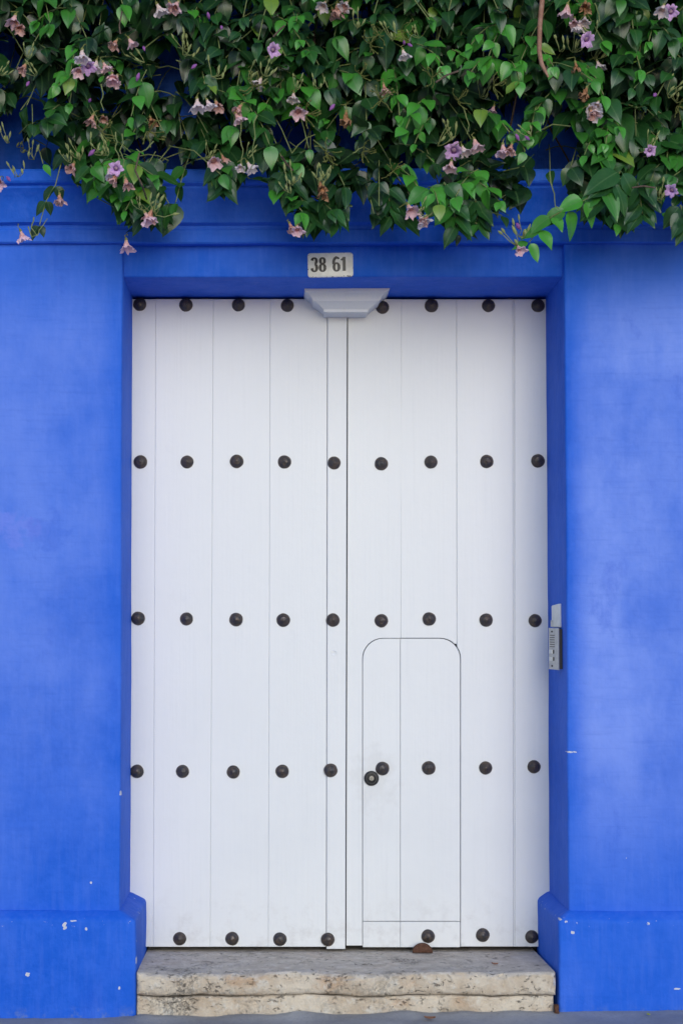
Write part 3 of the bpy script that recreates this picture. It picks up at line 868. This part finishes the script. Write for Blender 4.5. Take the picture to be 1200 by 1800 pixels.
def ok_at(p, rnd, slack=0.0):
    px, py = proj([p]); px, py = px[0], py[0]
    if py > lower(px) + slack: return False
    for gx, gy, rx, ry, pr in GAPS:
        if ((px - gx) / (rx + 5)) ** 2 + ((py - gy) / (ry + 5)) ** 2 < 1 and rnd.random() < pr: return False
    if p.z < ZPT + 0.30 and p.y > -0.645: return False
    return True

DOWN, OUT = Vector((0, 0, -1)), Vector((0, -1, 0.0))
def spray(base, d, length, nodes, size, tone, rnd, slack=0.0, check=True):
    pts = []
    for i in range(nodes + 1):
        t = i / nodes
        pts.append(base + d * length * t + DOWN * length * 0.55 * t * t)
    used = []
    ph = rnd.uniform(0, 3.14)
    for i, p in enumerate(pts):
        tan = (pts[min(i + 1, nodes)] - pts[max(i - 1, 0)]).normalized()
        t = i / nodes
        a_ = Vector((1, 0.15, 0)); u = (a_ - tan * a_.dot(tan)).normalized(); v = tan.cross(u)
        ang = ph + (i % 2) * 1.35 + rnd.uniform(-.35, .35)
        for sgn in (1, -1):
            if i == nodes and sgn < 0: side = tan
            else: side = (u * math.cos(ang) + v * math.sin(ang)) * sgn
            ld = side * 0.75 + tan * 0.35 + DOWN * rnd.uniform(0.30, 0.95) + OUT * rnd.uniform(-0.05, 0.40)
            nr = OUT * rnd.uniform(0.45, 1.1) + Vector((0, 0, 1)) * rnd.uniform(0.35, 1.2) + side * rnd.uniform(-.1, .45) + Vector((rnd.uniform(-.5, .5), 0, rnd.uniform(-.25, .25)))
            sz = size * rnd.uniform(0.72, 1.15) * (1.0 - 0.38 * t)
            tip = p + ld.normalized() * sz * 1.0
            if check and not (ok_at(tip, rnd, slack) and ok_at((p + tip) * 0.5, rnd, slack)): continue
            tn = tone + 0.22 * t + rnd.uniform(-.16, .16)
            tn = min(0.9, max(0.0, tn))
            if rnd.random() < 0.010: tn = 0.97
            leaf_at(p, ld, nr, sz, tn, rnd)
            used.append(i)
    if used and max(used) > 0: twigs.append(([q for q in pts[:max(used) + 1]], 0.0022))

rv = random.Random(21)
Xa, Xb = -1.85, 2.45
Za, Zb = ZPT + 0.02, 4.75
for k in range(1750):
    x = rv.uniform(Xa, Xb); z = rv.uniform(Za, Zb)
    layer = rv.choice((0, 0, 0, 1, 1, 2, 2, 3, 3))
    y = front(x, z) + layer * 0.12 + rv.uniform(-.03, .05)
    if z < ZPT + 0.36: y = min(y, -0.67 - rv.uniform(0, .10))
    if y > YU - 0.04: continue
    if layer < 2 and noise.noise(Vector((x * 4.3, z * 4.3, 5.5))) > 0.16: continue
    b = Vector((x, y, z))
    px, py = proj([b]);
    if py[0] > lower(px[0]) - 6: continue
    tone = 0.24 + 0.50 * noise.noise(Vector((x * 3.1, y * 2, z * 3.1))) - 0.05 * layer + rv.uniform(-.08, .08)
    d = Vector((rv.uniform(-.7, .7), rv.uniform(-.55, .05), rv.uniform(-.75, .35))).normalized()
    spray(b, d, rv.uniform(0.14, 0.27), rv.randint(2, 4), rv.triangular(0.070, 0.175, 0.125), tone, rv)
# young shoots: bright leaves standing proud of the mass
for px, py in ((755, 160), (700, 100), (850, 295), (880, 90), (730, 60), (690, 270), (760, 330), (150, 100), (250, 110), (165, 315), (130, 60), (540, 350), (590, 360), (1160, 320), (1120, 30), (820, 310), (905, 95), (540, 150), (500, 120), (20, 180), (470, 320), (1075, 330), (1040, 90)):
    b = at(px, py - 20, -1.0); b.y = front(b.x, b.z) - 0.06
    spray(b, Vector((rv.uniform(-.5, .5), -.35, rv.uniform(-.5, .0))).normalized(), 0.17, 3, 0.105, 0.66, rv, 12)
for k in range(34):
    b = at(rv.uniform(-150, 1350), rv.uniform(-60, 330), -1.0); b.y = front(b.x, b.z) - 0.05
    spray(b, Vector((rv.uniform(-.6, .6), -.35, rv.uniform(-.5, .1))).normalized(), 0.13, 3, rv.uniform(.06, .10), rv.uniform(.55, .8), rv, 6)
# shoots hanging clear of the mass: path in photo pixels, depth, leaf size, tone
HANG = [([(112, 270), (98, 325), (82, 352), (70, 395)], -0.80, 0.070, 0.25, 3), ([(238, 285), (256, 335), (262, 372)], -0.82, 0.115, 0.38, 5), ([(1060, 335), (1005, 362), (960, 385), (930, 425)], -0.98, 0.100, 0.72, 5),
        ([(500, 300), (530, 350), (552, 385)], -0.86, 0.085, 0.40, 4), ([(590, 320), (590, 372)], -0.84, 0.100, 0.35, 3), ([(780, 320), (795, 360), (802, 395)], -0.92, 0.105, 0.50, 4),
        ([(1120, 320), (1128, 375)], -0.95, 0.100, 0.35, 3), ([(395, 280), (392, 330)], -0.84, 0.095, 0.35, 3), ([(680, 330), (688, 378)], -0.88, 0.105, 0.33, 3), ([(1090, 300), (1065, 340)], -0.98, 0.145, 0.45, 2),
        ([(835, 350), (838, 385)], -0.88, 0.100, 0.33, 3), ([(1195, 360), (1205, 400)], -0.90, 0.100, 0.33, 3), ([(160, 290), (175, 330)], -0.86, 0.095, 0.55, 3)]
for path, Y, sz, tn, nn in HANG:
    P = [at(px, py, Y) for px, py in path]
    # resample the path
    pts = []
    for i in range(nn + 1):
        t = i / nn * (len(P) - 1); j = min(int(t), len(P) - 2); pts.append(P[j].lerp(P[j + 1], t - j))
    for i, p in enumerate(pts):
        tan = (pts[min(i + 1, nn)] - pts[max(i - 1, 0)]).normalized()
        for sgn in (1, -1):
            side = Vector((sgn, rv.uniform(-.6, .3), rv.uniform(-.2, .3)))
            ld = side * 0.8 + tan * 0.5 + DOWN * rv.uniform(.3, .8)
            nr = OUT + Vector((side.x * .3, 0, rv.uniform(.2, .7)))
            leaf_at(p, ld, nr, 1.15 * sz * rv.uniform(.75, 1.1) * (1 - .25 * i / nn), min(.9, tn + rv.uniform(-.12, .12)), rv)
    twigs.append((pts, 0.0022))

# which leaves show largest in the photo
nL = len(leaves)
gu, gv = np.meshgrid(np.linspace(-0.9, 0.9, 7), np.linspace(0.05, 0.98, 14))
wprof = np.interp(gv, [0, .06, .18, .34, .52, .68, .82, .93, 1], [.16, .58, .9, 1, .9, .66, .36, .12, 0])
loc = np.stack([(gu * wprof * 0.32).ravel(), (0.12 + gv).ravel(), (-0.2 * gv * gv).ravel(), np.ones(gu.size)], 1)
mats = np.array([l[1] for l in leaves])
pts = np.einsum('nij,kj->nki', mats, loc)[:, :, :3].reshape(-1, 3)
pxs, pys = proj(pts)
ids = np.repeat(np.arange(nL), gu.size)
CELL = 4.0
ci = np.floor(pxs / CELL).astype(int); cj = np.floor(pys / CELL).astype(int)
inside = (ci >= 0) & (ci < 300) & (cj >= 0) & (cj < 125)
ci, cj, dep, idv = ci[inside], cj[inside], pts[inside, 1], ids[inside]
order = np.argsort(-dep)
zid = np.full((125, 300), -1); zy = np.full((125, 300), 9.0)
zid[cj[order], ci[order]] = idv[order]; zy[cj[order], ci[order]] = dep[order]
vis = np.bincount(zid[zid >= 0].ravel(), minlength=nL)
big = set(np.argsort(-vis)[:300].tolist())

def surf_y(px, py, default=-0.82):
    i, j = int(px / CELL), int(py / CELL)
    w_ = zy[max(0, j - 2):j + 3, max(0, i - 2):i + 3]
    w_ = w_[w_ < 5]
    return float(np.min(w_)) if w_.size else default

TONES = [0.05, 0.2, 0.35, 0.5, 0.65, 0.8, 0.97]
def leaf_mesh(k, tone):
    V, UV, T = TPL[k]
    me = bpy.data.meshes.new('leaf'); me.from_pydata(V.tolist(), [], T)
    uvl = me.uv_layers.new(name='UVMap')
    idx = np.array([l.vertex_index for l in me.loops])
    uvl.data.foreach_set('uv', UV[idx].astype(np.float32).ravel())
    at_ = me.attributes.new('tone', 'FLOAT', 'POINT')
    at_.data.foreach_set('value', np.full(len(V), tone, dtype=np.float32))
    me.polygons.foreach_set('use_smooth', [True] * len(me.polygons))
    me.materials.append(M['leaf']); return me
cache = {}
voff = Vector(vine.location)
rest_i = []
for i, (k, m, tone, size) in enumerate(leaves):
    if i in big:
        tq = min(TONES, key=lambda t: abs(t - tone))
        if (k, tq) not in cache: cache[(k, tq)] = leaf_mesh(k, tq)
        o = bpy.data.objects.new('leaf', cache[(k, tq)]); C.objects.link(o)
        o.parent = vine
        o.matrix_local = Matrix.Translation(-voff) @ Matrix(m.tolist())
    else: rest_i.append(i)
VV, UU, TT, QQ, n0 = [], [], [], [], 0
for i in rest_i:
    k, m, tone, size = leaves[i]
    V, UV, T = TPL[k]
    VV.append(V @ m[:3, :3].T + m[:3, 3]); UU.append(UV); TT.append(np.full(len(V), tone)); QQ.append(np.array(T) + n0); n0 += len(V)
VV = np.concatenate(VV) - np.array(voff); UU = np.concatenate(UU); TT = np.concatenate(TT); QQ = np.concatenate(QQ)
me = bpy.data.meshes.new('foliage')
me.vertices.add(len(VV)); me.vertices.foreach_set('co', VV.astype(np.float32).ravel())
me.loops.add(QQ.size); me.loops.foreach_set('vertex_index', QQ.astype(np.int32).ravel())
me.polygons.add(len(QQ)); me.polygons.foreach_set('loop_start', np.arange(0, QQ.size, 4, dtype=np.int32))
me.polygons.foreach_set('use_smooth', np.ones(len(QQ), dtype=bool))
uvl = me.uv_layers.new(name='UVMap'); uvl.data.foreach_set('uv', UU[QQ.ravel()].astype(np.float32).ravel())
ta = me.attributes.new('tone', 'FLOAT', 'POINT'); ta.data.foreach_set('value', TT.astype(np.float32))
me.update(calc_edges=True); me.validate()
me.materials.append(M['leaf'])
o = bpy.data.objects.new('foliage', me); C.objects.link(o); o.parent = vine
tag(o, kind='stuff')
print('leaves', nL, 'parts', len(big), 'visible', int((vis > 0).sum()))

# thin green twigs
bm = bmesh.new()
for P, r in twigs: tube_bm([p - voff for p in P], r, 4, bm)
me = mesh_of('twigs', bm, 60); me.materials.append(M['twig'])
o = bpy.data.objects.new('twigs', me); C.objects.link(o); o.parent = vine; tag(o, kind='stuff')
# woody stems running down through the mass from the wall
def part_tube(name, P, rad, mat, n=7, label=None):
    P = [Vector(p) for p in P]
    bm = tube_bm([p - P[0] for p in P], rad, n)
    me = mesh_of(name, bm, 60); me.materials.append(mat)
    o = bpy.data.objects.new(name, me); C.objects.link(o); o.parent = vine; o.location = P[0] - voff
    if label: o['label'] = label
    return o
for k in range(16):
    x = Xa + (Xb - Xa) * (k + .5) / 16; P = []
    for i in range(15):
        t = i / 14; z = 4.7 - 1.30 * t
        xx = x + 0.22 * noise.noise(Vector((k * 3.1, t * 2.2, 0)))
        y = YU + 0.01 - 0.03 - 0.16 * math.sin(t * 2.2) ** 1.5 + 0.05 * noise.noise(Vector((k * 5, t * 3, 4)))
        P.append((xx, min(y, YU - 0.0) if i else YU + 0.02, z))
    part_tube('stem', P, [0.009 - 0.006 * i / 14 for i in range(15)], M['bark'])
# reddish stems seen in gaps
for path, Y, r in (([(245, 270), (238, 300), (250, 325), (258, 350)], -0.80, .0035), ([(495, 275), (505, 290), (515, 300)], -0.86, .004), ([(480, 65), (492, 52), (500, 45)], -0.97, .004), ([(215, 20), (210, 45), (212, 60)], -1.0, .003), ([(1110, 330), (1130, 327), (1150, 330)], -1.0, .0035), ([(765, 145), (785, 132), (805, 125)], -1.0, .004)):
    part_tube('stem', [at(px, py, min(Y, surf_y(px, py) - 0.01)) for px, py in path], r, M['bark'])
# bare brown stick hanging down in front of the leaves on the right
path = [(956, -40), (952, 0), (948, 45), (947, 90), (951, 112), (957, 124), (963, 136)]
ys = min(surf_y(px, max(2, py)) for px, py in path) - 0.02
part_tube('dead_stem', [at(px, py, ys) for px, py in path], [.0105, .0102, .0098, .0092, .0088, .0075, .003], M['deadtwig'], 9, 'bare brown stick hanging in front of the leaves')
# pale wiry tendrils
for path in ([(203, 232), (206, 250), (203, 262), (210, 276), (207, 290), (214, 298)], [(214, 235), (217, 252), (211, 266), (219, 282), (216, 302)], [(425, 200), (424, 225), (421, 240), (427, 262), (424, 285), (431, 302)],
             [(452, 203), (446, 220), (448, 240), (444, 262), (446, 285), (441, 298)], [(966, 300), (967, 322), (973, 340), (975, 362), (982, 368)], [(178, 148), (182, 165), (178, 180), (183, 195)], [(270, 248), (258, 262), (245, 268), (240, 262)],
             [(60, 382), (56, 400), (66, 415), (72, 400), (84, 384)], [(50, 398), (56, 416), (68, 412)], [(815, 190), (818, 205), (824, 220), (820, 236)], [(620, 270), (630, 262), (640, 258), (650, 264)], [(1045, 5), (1050, 20), (1053, 38)]):
    y = min(surf_y(px, py) for px, py in path) - 0.012
    P = [at(px, py, y) for px, py in path]
    fine_ = []
    for i in range(len(P) - 1):
        for q in range(3):
            p = P[i].lerp(P[i + 1], q / 3); fine_.append(p + noise.noise_vector(p * 60) * 0.004)
    fine_.append(P[-1])
    part_tube('tendril', fine_, [0.0027 - 0.0012 * i / len(fine_) for i in range(len(fine_))], M['twig'], 5)

# flowers: trumpets with a flared five-lobed mouth
def tint(me, cols):
    a_ = me.attributes.new('tint', 'FLOAT_COLOR', 'POINT')
    a_.data.foreach_set('color', np.array(cols, dtype=np.float32).ravel())
def flower_mesh(kind, seed):
    rnd = random.Random(seed)
    pal = {'lilac': ((0.60, 0.50, 0.48), (0.72, 0.40, 0.80), (0.84, 0.56, 0.92)), 'pink': ((0.72, 0.50, 0.36), (0.93, 0.56, 0.58), (0.98, 0.68, 0.75)),
           'pale': ((0.78, 0.64, 0.48), (0.96, 0.76, 0.76), (0.98, 0.85, 0.87)), 'salmon': ((0.62, 0.36, 0.20), (0.72, 0.36, 0.27), (0.76, 0.48, 0.44)), 'brown': ((0.40, 0.22, 0.11), (0.46, 0.22, 0.10), (0.52, 0.29, 0.16))}[kind]
    wilt = {'lilac': 0.22, 'pink': 0.50, 'pale': 0.42, 'salmon': 0.80, 'brown': 1.0}[kind]
    # tube, swelling bell, then the limb falling outward and down
    rings = [(0.0045, 0.000), (0.0062, 0.007), (0.0068, 0.015), (0.0095, 0.022), (0.0140, 0.029), (0.0175, 0.036), (0.0225, 0.042), (0.0275, 0.047), (0.0310, 0.051)]
    if kind == 'lilac': rings = rings[:5] + [(0.0175, 0.034), (0.0235, 0.038), (0.0305, 0.040), (0.0360, 0.039)]
    if wilt > 0.6: rings = [(r * (1 - 0.30 * min(1, h / 0.04) * wilt), h) for r, h in rings]
    n = 30; V, Fc, cols = [], [], []
    for i, (r, h) in enumerate(rings):
        fl = max(0, (i - 4) / 4.0)
        for k in range(n):
            t = 2 * math.pi * k / n
            lobe = 1 + fl * (0.10 * math.sin(9 * t + seed * 2) + 0.16 * (abs(math.cos(2.5 * t + seed)) * 2 - 1.2) + wilt * 0.75 * noise.noise(Vector((math.cos(t) * 2, math.sin(t) * 2, seed))))
            hh_ = h + fl * 0.0035 * math.sin(11 * t + seed) + fl * 0.006 * (abs(math.cos(2.5 * t + seed)) - .6) + fl * wilt * 0.026 * noise.noise(Vector((math.cos(t) * 3, math.sin(t) * 3, seed + i * .3)))
            p = Vector((r * lobe * math.cos(t), r * lobe * math.sin(t), -hh_))
            p += noise.noise_vector(p * 90 + Vector((seed, 0, 0))) * (0.003 + 0.008 * wilt) * min(1, h / 0.02)
            V.append(p)
            f = min(1, h / 0.046)
            c = [pal[0][q] + (pal[1][q] - pal[0][q]) * min(1, f * 1.6) for q in range(3)] if f < 0.62 else [pal[1][q] + (pal[2][q] - pal[1][q]) * (f - .62) / .38 for q in range(3)]
            jit = 1 + 0.22 * noise.noise(p * 70)
            cols.append([q * jit for q in c] + [1])
    for i in range(len(rings) - 1):
        for k in range(n): Fc.append((i * n + k, i * n + (k + 1) % n, (i + 1) * n + (k + 1) % n, (i + 1) * n + k))
    # inner throat so the mouth is not hollow through
    b = len(V)
    V.append(Vector((0, 0, -0.026))); cols.append([pal[0][0] * .8, pal[0][1] * .7, pal[0][2] * .6, 1])
    me = bpy.data.meshes.new('flower'); me.from_pydata([tuple(v) for v in V], [], Fc + [(4 * n + k, 4 * n + (k + 1) % n, b) for k in range(n)])
    for p in me.polygons: p.use_smooth = True
    tint(me, cols); me.materials.append(M['petal']); return me
FL = {kd: [flower_mesh(kd, s_) for s_ in (1, 2, 3)] for kd in ('lilac', 'pink', 'pale', 'salmon', 'brown')}

def spindle(bm, base, d, L, r):
    d = d.normalized(); u = d.cross(Vector((0.2, 1, 0.1))).normalized(); v = d.cross(u)
    prof = [(0, .25), (.15, .6), (.4, 1), (.65, .85), (.85, .45), (1, .06)]
    rings = [[bm.verts.new(base + d * L * t + (u * math.cos(q * 1.0472) + v * math.sin(q * 1.0472)) * r * w_) for q in range(6)] for t, w_ in prof]
    for A, B in zip(rings, rings[1:]):
        for q in range(6): bm.faces.new((A[q], A[(q + 1) % 6], B[(q + 1) % 6], B[q]))
def paint(bm, name, col, sharp=60):
    me = mesh_of(name, bm, sharp)
    cols = []
    for v in me.vertices:
        j = 1 + 0.2 * noise.noise(v.co * 60); cols.append([c * j for c in col] + [1])
    tint(me, cols); me.materials.append(M['petal']); return me
# calyx with its little stalk (a sub-part of every flower), buds and bud clusters
def calyx(seed):
    rnd = random.Random(seed); bm = bmesh.new()
    lathe_bm([(0.0022, -0.006), (0.006, -0.002), (0.0068, 0.006), (0.0055, 0.009)], 8, 'z', bm)
    P = [Vector((0, 0, 0.004)), Vector((rnd.uniform(-.006, .006), 0.006, 0.018)), Vector((rnd.uniform(-.012, .012), 0.02, 0.030)), Vector((rnd.uniform(-.02, .02), 0.045, 0.036))]
    tube_bm(P, 0.0018, 5, bm)
    return paint(bm, 'calyx', (0.30, 0.32, 0.10))
CAL = [calyx(s_) for s_ in range(3)]
def bud(seed):
    bm = bmesh.new(); spindle(bm, Vector((0, 0, 0)), Vector((random.Random(seed).uniform(-.5, .5), -.5, -.8)), 0.034, 0.0085)
    return paint(bm, 'bud', (0.42, 0.16, 0.50))
BUD = [bud(s_) for s_ in range(3)]
def bud_cluster(seed):
    rnd = random.Random(seed + 40); bm = bmesh.new()
    for k in range(rnd.randint(4, 6)):
        tip = Vector((rnd.uniform(-.045, .045), rnd.uniform(-.03, 0.0), rnd.uniform(-.02, .045)))
        mid = tip * 0.5 + Vector((rnd.uniform(-.008, .008), 0, -.012))
        tube_bm([Vector((0, .015, -.01)), mid, tip], 0.0015, 4, bm)
        spindle(bm, tip, Vector((tip.x * 6, -.15, rnd.uniform(.2, 1))), rnd.uniform(.022, .040), rnd.uniform(.0042, .0062))
    return paint(bm, 'bud_cluster', (0.36, 0.42, 0.17))
BCL = [bud_cluster(s_) for s_ in range(6)]
def frilly_cluster(seed):
    """fine branching stalks left after the flowers"""
    rnd = random.Random(seed + 90); bm = bmesh.new()
    for k in range(9):
        p = Vector((0, .01, 0)); P = [p]
        d = Vector((rnd.uniform(-1, 1), -.3, rnd.uniform(-.9, .7))).normalized()
        for i in range(4):
            d = (d + Vector((rnd.uniform(-.7, .7), rnd.uniform(-.3, .3), rnd.uniform(-.7, .7)))).normalized()
            p = p + d * 0.013; P.append(p)
        tube_bm(P, 0.0017, 4, bm)
        spindle(bm, p, d, .010, .0035)
    return paint(bm, 'flower_stalk_cluster', (0.20, 0.23, 0.065))
FCL = [frilly_cluster(s_) for s_ in range(4)]

def place(name, me, px, py, out, rot=(0, 0, 0), sc=1.0):
    y = surf_y(px, py) - out
    p = at(px, py, y)
    o = bpy.data.objects.new(name, me); C.objects.link(o); o.parent = vine; o.location = p - voff
    o.rotation_euler = rot; o.scale = (sc,) * 3
    return o
FLOWERS = [(28, 25, 'pink'), (31, 40, 'salmon'), (46, 112, 'salmon'), (145, 86, 'pale'), (141, 118, 'pink'), (156, 112, 'lilac'), (181, 108, 'pink'), (206, 70, 'salmon'), (226, 66, 'pink'), (207, 132, 'pink'),
           (275, 5, 'pale'), (297, 2, 'salmon'), (314, 2, 'pink'), (165, 200, 'salmon'), (181, 202, 'salmon'), (264, 205, 'brown'), (346, 172, 'pale'), (363, 174, 'pale'), (131, 286, 'salmon'), (205, 296, 'lilac'), (206, 305, 'salmon'),
           (220, 312, 'salmon'), (105, 340, 'salmon'), (36, 404, 'pink'), (254, 372, 'pink'), (268, 366, 'salmon'), (222, 420, 'pink'), (373, 276, 'pink'), (0, 312, 'pink'), (413, 198, 'pink'), (425, 183, 'salmon'), (460, 136, 'pale'),
           (516, 162, 'pale'), (523, 188, 'pink'), (572, 2, 'pale'), (592, 5, 'salmon'), (583, 14, 'salmon'), (611, 2, 'pale'), (707, 86, 'pale'), (608, 195, 'brown'), (673, 146, 'salmon'), (797, 262, 'lilac'), (793, 282, 'pink'), (832, 243, 'pink'),
           (883, 252, 'pink'), (868, 185, 'pink'), (997, 6, 'pink'), (1019, 36, 'pale'), (1027, 28, 'pale'), (1024, 66, 'lilac'), (1028, 2, 'brown'), (1048, 106, 'pale'), (1031, 153, 'brown'), (1034, 184, 'pale'), (1051, 178, 'pale'), (1046, 190, 'pale'),
           (1010, 108, 'brown'), (1166, 8, 'pale'), (1178, 20, 'lilac'), (1183, 332, 'lilac'), (508, 391, 'salmon'), (522, 396, 'pink'), (434, 284, 'pale'), (568, 326, 'brown'), (561, 318, 'brown'), (716, 359, 'pink'), (736, 376, 'pale'), (908, 431, 'pink'), (1138, 262, 'lilac'), (475, 88, 'lilac')]
rf = random.Random(5)
for px, py, kd in FLOWERS:
    face = kd == 'lilac'
    rot = (R(-62 + rf.uniform(-18, 18)) if face else R(rf.uniform(-40, 2)), R(rf.uniform(-30, 30)), rf.uniform(-.5, .5))
    sc = rf.uniform(0.74, 1.02) * (0.8 if (px, py) in ((1138, 262), (475, 88), (1183, 332), (205, 296)) else 1.0)
    o = place('flower', rf.choice(FL[kd]), px, py, 0.03, rot, sc)
    c = bpy.data.objects.new('calyx', rf.choice(CAL)); C.objects.link(c); c.parent = o
    if kd in ('pink', 'pale', 'lilac') and rf.random() < 0.22:      # a second bloom on the same stalk
        o = place('flower', rf.choice(FL[rf.choice(('pink', 'pale', 'salmon'))]), px + rf.choice((-1, 1)) * rf.uniform(9, 16), py + rf.uniform(-8, 8), 0.035, (R(rf.uniform(-40, 0)), R(rf.uniform(-40, 40)), rf.uniform(-.5, .5)), rf.uniform(.6, .9))
        c = bpy.data.objects.new('calyx', rf.choice(CAL)); C.objects.link(c); c.parent = o
for px, py in ((52, 148), (365, 26), (389, 50), (167, 268), (709, 76), (716, 82), (588, 188), (906, 240), (922, 244), (1152, 170), (907, 397), (252, 86), (245, 133), (160, 178), (12, 315), (346, 118)):
    place('bud', rf.choice(BUD), px, py - 5, 0.03, (0, R(rf.uniform(-40, 40)), rf.uniform(0, 6)), rf.uniform(.75, 1.05))
for px, py in ((48, 95), (58, 130), (8, 130), (250, 105), (325, 90), (320, 80), (375, 128), (118, 280), (140, 275), (165, 262), (180, 268), (40, 255), (60, 275), (28, 305), (470, 130), (440, 135), (520, 150), (555, 150), (560, 318), (572, 312), (436, 270), (515, 318), (505, 335), (795, 240), (775, 252), (735, 62), (690, 65), (930, 235), (1010, 85), (985, 85), (1040, 60), (1050, 100), (1190, 175), (1175, 160), (915, 410), (905, 425), (250, 365), (278, 372), (740, 370), (1165, 345), (1140, 250), (845, 165), (630, 45), (15, 245), (365, 272)):
    place('bud_cluster', rf.choice(BCL), px, py, 0.02, (0, R(rf.uniform(-50, 50)), rf.uniform(-.6, .6)), rf.uniform(.75, 1.15))
for px, py in ((650, 75), (665, 60), (705, 55), (540, 200), (670, 175), (635, 130), (760, 135), (575, 270), (640, 265), (445, 150), (870, 150), (180, 230), (265, 230), (1195, 185), (805, 175), (690, 300)):
    place('flower_stalk_cluster', rf.choice(FCL), px, py, 0.02, (0, R(rf.uniform(-90, 90)), rf.uniform(-.6, .6)), rf.uniform(.8, 1.2))
